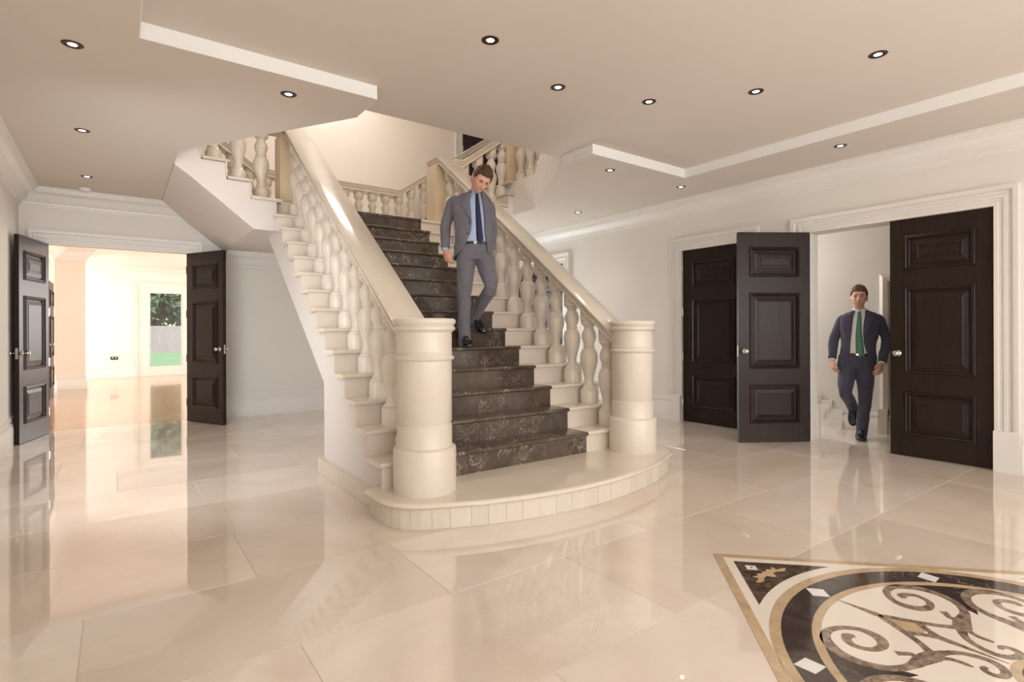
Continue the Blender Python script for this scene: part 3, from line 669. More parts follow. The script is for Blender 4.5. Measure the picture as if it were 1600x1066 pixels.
for q in range(4):
    for mm in (False, True):
        f = rot(q * math.pi / 2); f = mir(f) if mm else f
        b = MB()
        for zz, (P, W_) in zip((.0016, .0017, .0018, .0019, .00155), ((SA, WA), (SB, WB), (SLf, WLf), (SCu, WCu), (SBr, WBr))):
            P, W_ = smoothp(P, W_); addribbon(b, P, W_, zz, f)
        b.build('scroll', brownm, md, local=True)
    f = rot(q * math.pi / 2)
    P, W_ = smoothp([(0, .775), (0, .71), (0, .66), (0, .61)], [.003, .014, .026, .036]); b = MB(); addribbon(b, P, W_, .0017, f); b.build('spear', brownm, md, local=True)
    flat('kite', [[f(p) for p in ((0, .585), (.047, .482), (.02, .45), (0, .437), (-.02, .45), (-.047, .482))]], tanm, .0014)
    b = MB()
    for s in (-1, 1):
        addribbon(b, [(s * .060, .478), (s * .03, .445), (s * .008, .40)], [.026, .026, .02], .0018, f)
    addribbon(b, [(0, .43), (0, .34), (0, .28), (0, .178)], [.034, .026, .016, .004], .0016, f); b.build('spear', brownm, md, local=True)
    wedge = [(-.436, .636), (-.545, .545), (-.636, .436)]
    wl = [(x, y) for x, y in ((-.43, .638), (-.442, .60), (-.452, .565), (-.452, .53), (-.442, .497), (-.427, .468), (-.40, .437), (-.385, .42), (-.372, .405), (-.352, .354))]
    P = wl + [(-.372 + .0, .372)] if False else wl + [(-y, -x) for x, y in wl[::-1]]
    A = arc(.770, math.atan2(.43, -.638), math.atan2(.638, -.43), 12)
    flat('dark_wedge', [[f(p) for p in P + A[1:-1]]], darkm, .0012)
flat('centre_ring', [ringp(.172, .140, 0, 2 * math.pi - .0001, 48)], tanm)
flat('centre_disc', [arc(.140, 0, 2 * math.pi, 48)[:-1]], darkm, .0013)
flat('centre_disc', [arc(.075, 0, 2 * math.pi, 40)[:-1]], tanm, .0017)

# ------------------------------------------------------------------ downlights, detector, sockets
def lamp_at(x, y, z, label):
    t = thing('downlight', label, 'ceiling light', (x, y, z), group='recessed ceiling downlights')
    b = MB(); b.lathe([(.034, -.001), (.040, -.004), (.052, -.004), (.057, -.001), (.057, .0), (.034, .0)], (0, 0, 0), 28, False); b.build('rim', bronze, t, local=True, smooth=2)
    b = MB(); b.lathe([(.024, .0), (.025, -.002), (.034, -.0015)], (0, 0, 0), 24, False); b.build('baffle', bronze, t, local=True); b = MB(); b.lathe([(0, -.0015), (.02, -.0015), (.0245, -.001)], (0, 0, 0), 24, False); b.build('lens', bulb, t, local=True)
    l = bpy.data.lights.new('lamp_beam', 'SPOT'); l.energy = 9; l.spot_size = R(110); l.spot_blend = .9; l.color = (1, .92, .82); l.shadow_soft_size = .03
    o = bpy.data.objects.new('lamp_beam', l); COL.objects.link(o); o.parent = t; o.location = (0, 0, -.02)
for x, y, z, lab in ((-.215, 4.25, CH, 'round bronze-rimmed downlight, top left corner of the ceiling'), (1.03, 4.22, CH, 'bronze-rimmed downlight just left of the end of the white tray step'),
                     (-.24, 6.02, CH, 'downlight on the left ceiling margin, second towards the far doorway'), (-.27, 7.78, CH, 'small downlight nearest the smoke detector'),
                     (5.584, 2.358, CH, 'downlight in the right ceiling margin above the double doors'), (5.584, 4.169, CH, 'downlight just below the inner corner of the tray on the right'),
                     (4.37, 4.186, CH, 'downlight left of the tray corner, above the right newel post'), (5.543, 5.963, CH, 'tiny downlight in the low ceiling beyond the right handrail'),
                     (1.93, 2.885, CT, 'large downlight at the top centre of the raised ceiling'), (2.722, 3.144, CT, 'downlight in the raised ceiling, right of the top centre one'),
                     (3.493, 2.914, CT, 'downlight in the raised ceiling, third in the arc from the left'), (4.02, 2.305, CT, 'downlight in the raised ceiling, fourth in the arc from the left'),
                     (4.148, 1.514, CT, 'downlight in the raised ceiling nearest the top right corner')):
    lamp_at(x, y, z, lab)
t = thing('smoke_detector', 'white round smoke detector on the ceiling near the left cornice', 'detector', (-.31, 8.45, CH))
b = MB(); b.lathe([(.0, -.035), (.035, -.034), (.05, -.024), (.058, -.012), (.06, 0)], (0, 0, 0), 24, False); b.build('dome', whitep, t, local=True, smooth=True)
b = MB(); b.lathe([(.05, -.022), (.054, -.016), (.056, -.012)], (0, 0, -.001), 24, False); b.build('vent_ring', bronze, t, local=True)
t = thing('wall_socket', 'black double wall socket on the back wall of the far room, left of the window', 'socket', (-.06, FYR, .53))
b = MB(); b.box(-.085, .085, -.012, 0, -.045, .045); b.build('plate', blackp, t, local=True, bevel=.004)
for x in (-.035, .035):
    b = MB(); b.box(x - .012, x + .012, -.016, -.012, .0, .024); b.build('switch', nickel, t, local=True)
t = thing('wall_socket', 'small wall plate on the left wall of the far room below the door knob', 'socket', (FLX, 14.55, .85))
b = MB(); b.box(0, .012, -.045, .045, -.045, .045); b.build('plate', nickel, t, local=True, bevel=.003)

# ------------------------------------------------------------------ garden
b = MB(); b.box(-20, 30, FYR + .2, 70, -.3, -.12); S(b.build('lawn', grass))
t = thing('garden_fence', 'weathered close-boarded fence across the garden behind the window', 'fence', (2, 42.5, 0))
bm_ = MB(); bm_.box(-.07, .07, -.012, .012, -.15, 1.62); fb = bm_.mesh('fence_board', fencew)
for i in range(-22, 50): link('fence_board', fb, t, (i * .146, random.uniform(-.01, .01), random.uniform(-.01, .01)))
def tree(x, y, h, r, label, n=2600):
    t = thing('garden_tree', label, 'tree', (x, y, -.12))
    b = MB(); b.lathe([(.16, 0), (.12, h * .3), (.08, h * .6), (.03, h * .9)], (0, 0, 0), 10); b.build('trunk', barkm, t, local=True)
    b = MB(); vs = []
    for i in range(n):
        u = Vector((random.gauss(0, 1), random.gauss(0, 1), random.gauss(0, 1))).normalized() * (random.random() ** .4)
        c = Vector((u.x * r, u.y * r, h * .58 + u.z * h * .46)); a = Vector((random.uniform(-1, 1), random.uniform(-1, 1), random.uniform(-1, 1))).normalized(); e = a.orthogonal(); s_ = random.uniform(.16, .34)
        b.add([c + a * s_, c + e * s_ * .5, c - a * s_, c - e * s_ * .5], [(0, 1, 2, 3)])
    me = b.mesh('foliage', leafm, fixn=False); o = link('foliage', me, t); o['kind'] = 'stuff'
tree(.2, 47, 8.5, 2.4, 'dark leafy garden tree behind the fence, left in the window', 5200); tree(4.6, 47.5, 9, 2.2, 'leafy garden tree behind the fence, right in the window', 4600); tree(2.4, 51.5, 12, 3.0, 'tall garden tree between the two others, farther back', 7000); tree(8.4, 54, 12, 3, 'garden tree farthest right behind the fence', 5000)

# ------------------------------------------------------------------ PEOPLE
def frame_for(t, ref=Vector((0, 1, 0))):
    t = t.normalized(); x = ref.cross(t)
    if x.length < .05: x = Vector((1, 0, 0)).cross(t)
    x.normalize(); return x, t.cross(x).normalized()
def limb(b, P, Rd, seg=14, ref=Vector((0, 1, 0)), tip=True):
    P = [Vector(p) for p in P]; Rd = [r if isinstance(r, tuple) else (r, r) for r in Rd]
    # dense Catmull sampling
    pts, rr = [], []; n = len(P)
    for i in range(n - 1):
        p0, p1, p2, p3 = [P[max(0, min(n - 1, j))] for j in (i - 1, i, i + 1, i + 2)]
        for k in range(4):
            t = k / 4; pts.append(.5 * ((2 * p1) + (p2 - p0) * t + (2 * p0 - 5 * p1 + 4 * p2 - p3) * t * t + (3 * p1 - p0 - 3 * p2 + p3) * t ** 3)); rr.append(tuple(Rd[i][q] + (Rd[i + 1][q] - Rd[i][q]) * t for q in (0, 1)))
    pts.append(P[-1]); rr.append(Rd[-1]); rs = []
    for i, p in enumerate(pts):
        t = (pts[min(i + 1, len(pts) - 1)] - pts[max(i - 1, 0)]); x, y = frame_for(t, ref)
        rs.append([p + x * rr[i][0] * math.cos(2 * math.pi * k / seg) + y * rr[i][1] * math.sin(2 * math.pi * k / seg) for k in range(seg)])
    if tip:
        for e, sgn in ((0, -1), (-1, 1)):
            t = (pts[1] - pts[0]) if e == 0 else (pts[-1] - pts[-2]); t = t.normalized() * sgn; c = pts[e]; r = min(rr[e]); ring = rs[e]
            caps = [[c + (v - c) * .8 + t * r * .55 for v in ring], [c + (v - c) * .35 + t * r * .9 for v in ring]]
            rs = caps[::-1] + rs if e == 0 else rs + caps
    b.rings(rs)
def remesh(b, vox, name, mat_, parent, smooth_it=2, inf=None):
    me = b.mesh('tmp', mat_); o = bpy.data.objects.new('tmp', me); COL.objects.link(o)
    md_ = o.modifiers.new('r', 'REMESH'); md_.mode = 'VOXEL'; md_.voxel_size = vox; md_.use_smooth_shade = True
    if smooth_it: sm = o.modifiers.new('s', 'SMOOTH'); sm.iterations = smooth_it; sm.factor = .5
    dg = bpy.context.evaluated_depsgraph_get(); ev = o.evaluated_get(dg); nm = bpy.data.meshes.new_from_object(ev); bpy.data.objects.remove(o)
    nm.name = name; nm.materials.clear(); nm.materials.append(mat_)
    for p in nm.polygons: p.use_smooth = True; p.material_index = 0
    return link(name, nm, parent)
def g2(x, z, x0, z0, sx, sz): return math.exp(-((x - x0) / sx) ** 2 - ((z - z0) / sz) ** 2)
HW, HDp, HH = .0725, .096, .122
def headpt(th, ph, grow=0):
    # th: 0 = front (-y), ph: -90..90
    sx, sy, sz = math.sin(th) * math.cos(ph), -math.cos(th) * math.cos(ph), math.sin(ph)
    x, y, z = sx * (HW + grow), sy * (HDp + grow), sz * (HH + grow)
    fr = max(0, -sy) if True else 0
    low = max(0, -sz)
    x *= 1 - .36 * low ** 1.3 * (1 if sy < .3 else .6); 
    if sy > 0: y *= 1 - .45 * low ** 1.0
    if sy < 0: y *= 1 - .07 * low - .10 * max(0, sz) ** 2
    x *= 1 + .04 * max(0, sz)
    y += .006 if sy > 0 else 0
    if fr > 0 and not grow:
        k = fr ** .5
        y -= k * (.026 * g2(x, z, 0, -.022, .011, .015) + .012 * g2(x, z, 0, .0, .008, .028) + .005 * g2(x, z, 0, .030, .045, .012) + .006 * g2(x, z, 0, -.058, .022, .010) + .010 * g2(x, z, 0, -.098, .022, .018) + .005 * g2(abs(x), z, .042, -.022, .018, .02))
        y -= k * (.006 * g2(abs(x), z, .012, -.028, .007, .007))
        y += k * (.011 * g2(abs(x), z, .030, .010, .016, .011) + .003 * g2(x, z, 0, -.047, .02, .005) + .002 * g2(x, z, 0, -.074, .02, .006))
    return Vector((x, y, z))
def add_head(b, M):
    NT, NP = 64, 48; vs = []
    for j in range(NP + 1):
        ph = -math.pi / 2 + math.pi * j / NP
        for i in range(NT): vs.append(M @ headpt(2 * math.pi * i / NT, ph))
    fs = [(j * NT + i, j * NT + (i + 1) % NT, (j + 1) * NT + (i + 1) % NT, (j + 1) * NT + i) for j in range(NP) for i in range(NT)]
    b.add(vs, fs)
    for s in (-1, 1):
        rs = []
        for (yy, zz, r) in ((.0, -.040, .007), (.004, -.022, .011), (.008, 0, .014), (.010, .018, .013), (.006, .030, .006)):
            c = Vector((s * .0715, .010 + yy, zz)); rs.append([M @ (c + Vector((s * (.004 + .004 * math.cos(a)) + s * (.004 if math.sin(a) > 0 else 0), r * math.sin(a), .004 * math.cos(a)))) for a in [2 * math.pi * q / 10 for q in range(10)]])
        b.rings(rs)
def add_hair(parent, M, mat_, front=.055, seed=0):
    b = MB(); NT, NP = 72, 40; rows = []
    for j in range(NP + 1):
        row = []
        for i in range(NT):
            th = 2 * math.pi * i / NT; c = math.cos(th)
            # hairline height (as latitude) depends on direction: high in front, low at the back
            zline = front if c > .62 else (front + (.012 - front) * min(1, (.62 - c) / .30) if c > .0 else .012 - .085 * min(1, max(0, -c - .05) / .5))
            p0 = math.asin(max(-.95, min(.95, zline / HH))); ph = p0 + (math.pi / 2 - p0) * j / NP
            gr = .003 + .004 * min(1, j / 6) + .014 * max(0, math.sin(ph)) * (1 if c > 0 else .6)
            p = headpt(th, ph, gr); nz = noise.noise(Vector((p.x * 55 + seed, p.y * 30, p.z * 55))) * .005 * min(1, j / 4); row.append(M @ (p * (1 + nz / .1)))
        rows.append(row)
    inner = []
    for i in range(NT): inner.append(rows[0][i] + (M @ Vector((0, 0, 0)) - rows[0][i]) * .12)
    b.rings([inner] + rows, caps=False); me = b.mesh('hair', mat_, smooth=2); return link('hair', me, parent)
def face_parts(parent, M, hairmat, smile=False, open_eyes=True):
    for s in (-1, 1):
        b = MB(); c = Vector((s * .030, -.0785, .008)); NT = 14; rs = []
        for j in range(1, 8):
            ph = -math.pi / 2 + math.pi * j / 8; rs.append([M @ (c + Vector((.0125 * math.cos(ph) * math.cos(a), .0125 * math.cos(ph) * math.sin(a), (.0068 if open_eyes else .005) * math.sin(ph)))) for a in [2 * math.pi * q / NT for q in range(NT)]])
        b.rings(rs); b.build('eye', eyew if open_eyes else skin, parent, local=True, smooth=2)
        if open_eyes:
            b = MB(); c2 = c + Vector((0, -.0112, .0005)); b.add([M @ (c2 + Vector((.0062 * math.cos(a), -.0012, .0056 * math.sin(a)))) for a in [2 * math.pi * q / 14 for q in range(14)]], [tuple(range(14))]); b.build('iris', iris, parent, local=True)
        b = MB(); P = [headpt(s * t, R(a_)) for t, a_ in ((.16, 13), (.30, 15.5), (.44, 14.5), (.56, 11.5))]; limb(b, [M @ (p + Vector((0, -.002, 0))) for p in P], [(.004, .005), (.0045, .0068), (.004, .006), (.003, .003)], 8); b.build('eyebrow', hairmat, parent, local=True, smooth=2)
        # upper eyelid line
        b = MB(); P = [c + Vector((q * .0125, -.0105 + .003 * abs(q), .0065 - .004 * q * q)) for q in (-1, -.5, 0, .5, 1)]; limb(b, [M @ p for p in P], [(.0016, .0016)] * 5, 6); b.build('eyelid', hairmat, parent, local=True, smooth=2)
    if not smile:      # short stubble on jaw and lip
        b = MB(); rows = []
        for j in range(9):
            z = -.114 + .060 * j / 8
            rows.append([M @ (lambda p: p + p.normalized() * .0012)(headpt(R(-95) + R(190) * i / 24, math.asin(max(-.97, z / HH)))) for i in range(25)])
        b.rings(rows, caps=False, closed=False); b.build('stubble', stub, parent, local=True, smooth=2)
    b = MB(); w_ = .030 if smile else .022
    P = []
    for q in (-1, -.5, 0, .5, 1):
        th = q * w_ / .07; z = -.062 + (.010 * q * q if smile else .001 * q * q); p = headpt(th, math.asin(z / HH)); P.append(M @ Vector((p.x * 1.0, p.y - .0015, z)))
    limb(b, P, [(.002, .002), (.004, .005), (.0045, .006), (.004, .005), (.002, .002)], 8); b.build('lips', lipm, parent, local=True, smooth=2)
    if smile:
        b = MB(); P = [p + (M.to_3x3() @ Vector((0, -.0042, .0))) for p in P[1:4]]; limb(b, P, [(.002, .001), (.003, .0028), (.002, .001)], 8); b.build('teeth', teeth, parent, local=True, smooth=2)
def add_hand(b, W, d, fwd, thumb, curl=.5, size=1.0):
    """W wrist, d = hand direction (down), fwd = direction the palm faces, thumb = side the thumb is on"""
    W = Vector(W); d = Vector(d).normalized(); n = Vector(fwd); n = (n - d * n.dot(d)).normalized(); t = d.cross(n); t = t if t.dot(Vector(thumb)) > 0 else -t
    # palm
    rs = []
    for q, wx, wy in ((-.03, .024, .019), (0, .025, .018), (.02, .034, .017), (.05, .042, .016), (.08, .043, .014), (.095, .038, .011)):
        c = W + d * q * size; rs.append([c + t * (wx * size * math.cos(a)) + n * (wy * size * math.sin(a)) for a in [2 * math.pi * k / 14 for k in range(14)]])
    b.rings(rs)
    for i, (off, L, st_) in enumerate(((.031, .072, .085), (.0105, .080, .092), (-.0105, .074, .088), (-.031, .058, .078))):
        p = W + (d * st_ + t * off) * size; dirn = d.copy(); P = [p - d * .02]; P.append(p)
        for seg_, cu in ((.46, .5), (.3, .75), (.24, .6)):
            ang = curl * cu * 1.5; ax = t; dirn = (dirn * math.cos(ang) + n * math.sin(ang)).normalized(); p = p + dirn * L * seg_ * size; P.append(p)
        r = .0085 * size if i < 3 else .0074 * size; limb(b, P, [r * 1.05, r * 1.08, r, r * .95, r * .78], 10)
    p = W + (d * .018 + t * .022) * size
    limb(b, [p, p + (d * .03 + t * .020 + n * .008) * size, p + (d * .058 + t * .022 + n * .020) * size, p + (d * .08 + t * .014 + n * .030) * size], [.013 * size, .0115 * size, .0095 * size, .008 * size], 10)
def interp(T, z):
    if z <= T[0][0]: return T[0][1:]
    for a, c in zip(T, T[1:]):
        if z <= c[0]:
            f = (z - a[0]) / (c[0] - a[0]); f = f * f * (3 - 2 * f) if len(a) > 3 else f
            return tuple(a[i] + (c[i] - a[i]) * f for i in range(1, len(a)))
    return T[-1][1:]
def person(label, origin, rz, P):
    t = thing('person', label, 'person', origin, rz)
    TB = P['torso']       # (z, cx, cy, a, b)
    def surf(z, ang, grow=0):
        cx, cy, a, b_ = interp(TB, z); e = .80
        c, s = math.cos(ang), math.sin(ang)
        return Vector((cx + (a + grow) * math.copysign(abs(c) ** e, c), cy + (b_ + grow) * math.copysign(abs(s) ** e, s), z))
    def ang_at(z, x, grow=0):
        cx, cy, a, b_ = interp(TB, z); c = max(-.98, min(.98, (x - cx) / (a + grow))); c = math.copysign(abs(c) ** (1 / .80), c); return -math.acos(c)   # front half: negative y
    wr = lambda p, s=.004, f=9: p + Vector((noise.noise(p * f + Vector((3, 1, 7))), noise.noise(p * f + Vector((11, 5, 2))), 0)) * s
    # body -------------------------------------------------
    b = MB(); HM = P['head']; add_head(b, HM)
    nb = Vector(P['neck']); limb(b, [HM @ Vector((0, .022, -.06)), (HM @ Vector((0, .02, -.10)) + nb) / 2, nb, nb - Vector((0, 0, .06))], [(.052, .054), (.053, .055), (.058, .058), (.07, .06)], 18)
    zz = [TB[0][0] + .12, TB[-1][0] - .03]
    rs = [[surf(zz[0] + (zz[1] - zz[0]) * i / 12, 2 * math.pi * k / 20, -.035) for k in range(20)] for i in range(13)]; b.rings(rs)
    for sd in (0, 1):
        S_, E_, W_, H_ = [Vector(q) for q in P['arm'][sd]]
        limb(b, [S_, E_, W_], [.035, .03, .024], 10)
        add_hand(b, W_, H_ - W_, P['palm'][sd], P['thumb'][sd], P['curl'][sd], P.get('hs', 1))
        Hp, K_, A_, T_ = [Vector(q) for q in P['leg'][sd]]
        limb(b, [Hp, K_, A_], [.055, .04, .03], 10)
        limb(b, [A_, A_ + (T_ - A_) * .12], [.03, .026], 10)
    remesh(b, .0034, 'body', skin, t, 2)
    add_hair(t, HM, P['hairmat'], P.get('front', .06), P.get('seed', 0)); face_parts(t, HM, P['hairmat'], P.get('smile', False), P.get('open', True))
    # shirt ------------------------------------------------
    b = MB(); z0, z1 = P['belt'] - .008, TB[-1][0] - .004
    rs = [[wr(surf(z0 + (z1 - z0) * i / 22, 2 * math.pi * k / 40, -.012), .002, 20) for k in range(40)] for i in range(23)]; b.rings(rs); b.build('shirt', P['shirt'], t, local=True, smooth=2)
    # collar: standing ring and two points
    b = MB(); cx, cy, ca, cb = TB[-1][1:]; up = P.get('colup', Vector((0, 0, 1)))
    rs = []
    for k, (h, g) in enumerate(((-.03, .012), (.0, .006), (.022, .0), (.03, .003), (.0, .014), (-.012, .018))):
        rs.append([Vector((nb.x, nb.y, TB[-1][0])) + Vector(((.062 + g) * math.cos(a), (.062 + g) * math.sin(a) * 1.0, h - .016 * max(0, -math.sin(a)) ** 2)) for a in [R(-82) + R(344) * q / 30 for q in range(31)]])
    b.rings(rs, caps=False, closed=False)
    for s in (-1, 1):
        c0 = Vector((nb.x, nb.y - .072, TB[-1][0] - .004))
        v = [c0 + Vector((s * .006, -.004, .002)), c0 + Vector((s * .050, .020, .012)), c0 + Vector((s * .058, .012, -.022)), c0 + Vector((s * .036, -.012, -.052)), c0 + Vector((s * .020, -.010, -.022))]
        vv = v + [p + Vector((0, .004, 0)) for p in v]; b.add(vv, [(0, 1, 2, 3, 4), (9, 8, 7, 6, 5)] + [(i, 5 + i, 5 + (i + 1) % 5, (i + 1) % 5) for i in range(5)])
    b.build('collar', P['shirt'], t, local=True, smooth=True)
    # tie --------------------------------------------------
    b = MB(); rs = []; ty = P['tie']       # (z, x, halfwidth)
    for i in range(30):
        z = ty[0][0] + (ty[-1][0] - ty[0][0]) * i / 29; x, w_ = interp(ty[::-1] if ty[0][0] > ty[-1][0] else ty, z)[:2]
        zc = min(z, TB[-1][0] - .02); y = surf(zc, ang_at(zc, x, -.012), -.012).y - .007 - (.008 if i < 3 else 0)
        if z > TB[-1][0] - .02: y = nb.y - .078
        rs.append([Vector((x - w_, y + .003, z)), Vector((x - w_ * .5, y - .003, z)), Vector((x + w_ * .5, y - .003, z)), Vector((x + w_, y + .003, z)), Vector((x, y + .006, z))])
    b.rings(rs); b.build('tie', P['tiemat'], t, local=True, smooth=2)
    # jacket -----------------------------------------------
    b = MB(); z0, z1 = TB[0][0], TB[-1][0]; NZ_, NA = 30, 44; OP_ = P['open_x']      # (z, xleft, xright)
    rows = []; edges = []
    for i in range(NZ_ + 1):
        z = z0 + (z1 - z0) * i / NZ_; xl, xr = interp(OP_, z)[:2]
        aL, aR = ang_at(z, xl, .004), ang_at(z, xr, .004); aL = aL if aL < 0 else -aL
        # go from right edge round the back to the left edge: angles aR (negative, near 0 side) up through +pi to 2pi+aL
        a0, a1 = aR, 2 * math.pi + aL
        edges.append((z, aL, aR))
        row = []
        for k in range(NA + 1):
            f = k / NA; a = a0 + (a1 - a0) * f; fl_ = .006 * (1 - min(1, (z - z0) / .25)); g = .004 + fl_ + .006 * abs(math.cos(a)) * fl_ * 30
            hem = P.get('hemcut', .05) * max(0, (1 - min(f, 1 - f) / .12)) * max(0, 1 - (z - z0) / .12)
            p = surf(z, a, g); p = wr(p, .007 if z < z1 - .1 else .002, 7); p.z += hem; row.append(p)
        rows.append(row)
    outer = rows; inner = [[p + (Vector((interp(TB, min(max(p.z, z0), z1))[0], interp(TB, min(max(p.z, z0), z1))[1], p.z)) - p) * .05 for p in r] for r in rows]
    n = NA + 1; b.rings(outer, caps=False, closed=False); b.rings(inner, caps=False, closed=False)
    o0 = 0; i0 = n * (NZ_ + 1)
    for k in range(NA): b.f += [(k, k + 1, i0 + k + 1, i0 + k), (NZ_ * n + k, NZ_ * n + k + 1, i0 + NZ_ * n + k + 1, i0 + NZ_ * n + k)]; b.mi += [0, 0]
    for i in range(NZ_):
        for k in (0, NA): b.f.append((i * n + k, (i + 1) * n + k, i0 + (i + 1) * n + k, i0 + i * n + k)); b.mi.append(0)
    for sd in (0, 1):
        S_, E_, W_, H_ = [Vector(q) for q in P['arm'][sd]]
        q = MB(); up_ = Vector((0, 0, 1)); inn = Vector((-1 if S_.x > nb.x else 1, 0, 0))
        sl = [S_ + inn * .05 + up_ * .0, S_ + (E_ - S_) * .08, S_ + (E_ - S_) * .5, E_, E_ + (W_ - E_) * .5, E_ + (W_ - E_) * .93]
        limb(q, sl, [(.042, .046), (.050, .057), (.054, .060), (.052, .056), (.048, .050), (.042, .043)], 18, tip=False)
        q.v = [tuple(wr(Vector(p), .006, 16)) for p in q.v]; b.add(q.v, q.f)
    b.build('jacket', P['suit'], t, local=True, smooth=2)
    # shirt cuffs
    for sd in (0, 1):
        S_, E_, W_, H_ = [Vector(q) for q in P['arm'][sd]]
        b = MB(); limb(b, [E_ + (W_ - E_) * .8, E_ + (W_ - E_) * 1.0], [.034, .033], 16, tip=False); b.build('shirt_cuff', P['shirt'], t, local=True, smooth=2)
    # lapels
    for sd, (key, sg) in enumerate((('L', -1), ('R', 1))):
        b = MB(); rows = []; zt, zb = z1 + .004, P['button']
        for i in range(17):
            f = i / 16; z = zt + (zb - zt) * f; zq = min(z, z1); xl, xr = interp(OP_, zq)[:2]
            wl = (.030 + .055 * min(1, f / .30)) if f < .30 else .085 * (1 - ((f - .30) / .70) ** 1.4) + .004
            if .27 < f < .33: wl -= .02
            row = []
            for k in range(5):
                xx = xl - sg * 0 - wl * k / 4 if sg < 0 else xr + wl * k / 4
                a = ang_at(zq, xx, .012); p = surf(zq, a, .016 + (.005 if k in (1, 2, 3) else 0)); p.z = z; row.append(p)
            rows.append(row)
        inner = [[p + Vector((0, .006, 0)) for p in r] for r in rows]
        b.rings([r + s[::-1] for r, s in zip(rows, inner)]); b.build('lapel', P['suit'], t, local=True, smooth=True)
    # buttons and pocket flap
    for bz in (P['button'] - .01, P['button'] - .11):
        xl, xr = interp(OP_, bz)[:2]; p = surf(bz, ang_at(bz, xl - .018), .014); b = MB(); b.lathe([(0, -.002), (.009, -.002), (.009, .002), (0, .003)], seg=12, caps=False)
        b.v = [(p.x + x, p.y - z, p.z + y) for x, y, z in b.v]; b.build('button', leather, t, local=True)
    for sg in (-1, 1):
        b = MB(); zf = P['belt'] - .03; vs = []
        cx, cy, a_, b_ = interp(TB, zf); 
        A0, A1 = (R(-128), R(-162)) if sg < 0 else (R(-52), R(-18))
        for zz_ in (zf + .03, zf - .02):
            for q in range(5): vs.append(surf(zz_, A0 + (A1 - A0) * q / 4, .018))
        b.add(vs, [(q, q + 1, 6 + q, 5 + q) for q in range(4)]); b.build('pocket_flap', P['suit'], t, local=True)
    # trousers ---------------------------------------------
    b = MB(); hz = P['belt']; cx, cy, a_, b_ = interp(TB, hz); pc = P['pelvis']
    rs = []
    for i in range(8):
        f = i / 7; z = hz + .012 - f * .17; rs.append([Vector((cx + (pc[0] - cx) * f + (a_ - .008 + .004 * f) * math.cos(q), cy + (b_ - .006) * math.sin(q), z)) for q in [2 * math.pi * k / 24 for k in range(24)]])
    b.rings(rs)
    for sd in (0, 1):
        Hp, K_, A_, T_ = [Vector(q) for q in P['leg'][sd]]; bk = (A_ - K_).normalized()
        limb(b, [Hp + Vector((0, 0, .03)), Hp + (K_ - Hp) * .35, K_, K_ + (A_ - K_) * .5, A_ + bk * .03, A_ + bk * P.get('cuff', (.085, .085))[sd]], [(.098, .102), (.092, .097), (.068, .072), (.062, .068), (.058, .066), (.060, .076)], 20)
    b.v = [tuple(wr(wr(Vector(p), .009, 11), .006, 24)) for p in b.v]
    remesh(b, .007, 'trousers', P['suit'], t, 3)
    b = MB(); rs = [[surf(hz, q, -.006 + g) + Vector((0, 0, h)) for q in [2 * math.pi * k / 40 for k in range(40)]] for h, g in ((-.014, -.004), (-.014, .002), (.014, .002), (.014, -.004))]
    b.rings(rs, caps=False); b.build('belt', leather, t, local=True, smooth=True)
    b = MB(); tx = interp(OP_, hz); bx = (tx[0] + tx[1]) / 2 - .01; by = surf(hz, ang_at(hz, bx)).y; b.box(bx - .013, bx + .013, by - .001, by + .006, hz - .012, hz + .012); b.build('belt_buckle', nickel, t, local=True, bevel=.002)
    for sd in (0, 1):
        Hp, K_, A_, T_ = [Vector(q) for q in P['leg'][sd]]; b = MB(); limb(b, [K_ + (A_ - K_) * .7, A_, A_ + (T_ - A_) * .42], [.042, .038, .030], 14); b.build('sock', leather, t, local=True, smooth=2)
    # shoes ------------------------------------------------
    for sd in (0, 1):
        Hp, K_, A_, T_ = [Vector(q) for q in P['leg'][sd]]; sole = Vector(P['sole'][sd]).normalized()      # sole = direction from foot to ground
        dr = (T_ - A_); dr = (dr - sole * dr.dot(sole)).normalized(); sx = dr.cross(sole); heel = A_ + sole * (P['ah'][sd]) - dr * .065
        b = MB(); rs = []
        for q, w_, h in ((0, .022, .045), (.01, .032, .062), (.04, .037, .088), (.08, .036, .095), (.115, .039, .078), (.15, .046, .062), (.19, .050, .050), (.23, .046, .040), (.262, .034, .030), (.28, .014, .018)):
            c = heel + dr * q; ring = []
            for k in range(16):
                a = 2 * math.pi * k / 16; u, v = math.cos(a), math.sin(a); ring.append(c + sx * (w_ * math.copysign(abs(u) ** .7, u)) - sole * (.014 + (h - .008) * (.5 + .5 * math.copysign(abs(v) ** .85, v))))
            rs.append(ring)
        b.rings(rs); o = b.build('shoe', leather, t, local=True, smooth=2)
        q_ = MB(); rs = []
        for q, w_ in ((-.004, .012), (.0, .026), (.015, .036), (.05, .038), (.10, .036), (.15, .046), (.19, .053), (.235, .048), (.268, .034), (.288, .010)):
            c = heel + dr * q; hh = .0 if q < .075 else .008
            rs.append([c + sx * w_ - sole * .016, c - sx * w_ - sole * .016, c - sx * w_ - sole * hh, c + sx * w_ - sole * hh])
        q_.rings(rs); q_.build('sole', leather, o, local=True)
        for k in range(3):
            q_ = MB(); c = heel + dr * (.115 + .018 * k) - sole * (.092 - .011 * k); limb(q_, [c - sx * .018, c - sole * .004, c + sx * .018], [.002, .002, .002], 6); q_.build('lace', leather, o, local=True)
    return t
def headM(loc, pitch=0, roll=0, yaw=0, sc_=1): return Matrix.Translation(loc) @ Matrix.Rotation(yaw, 4, 'Z') @ Matrix.Rotation(roll, 4, 'Y') @ Matrix.Rotation(pitch, 4, 'X') @ Matrix.Scale(sc_, 4)
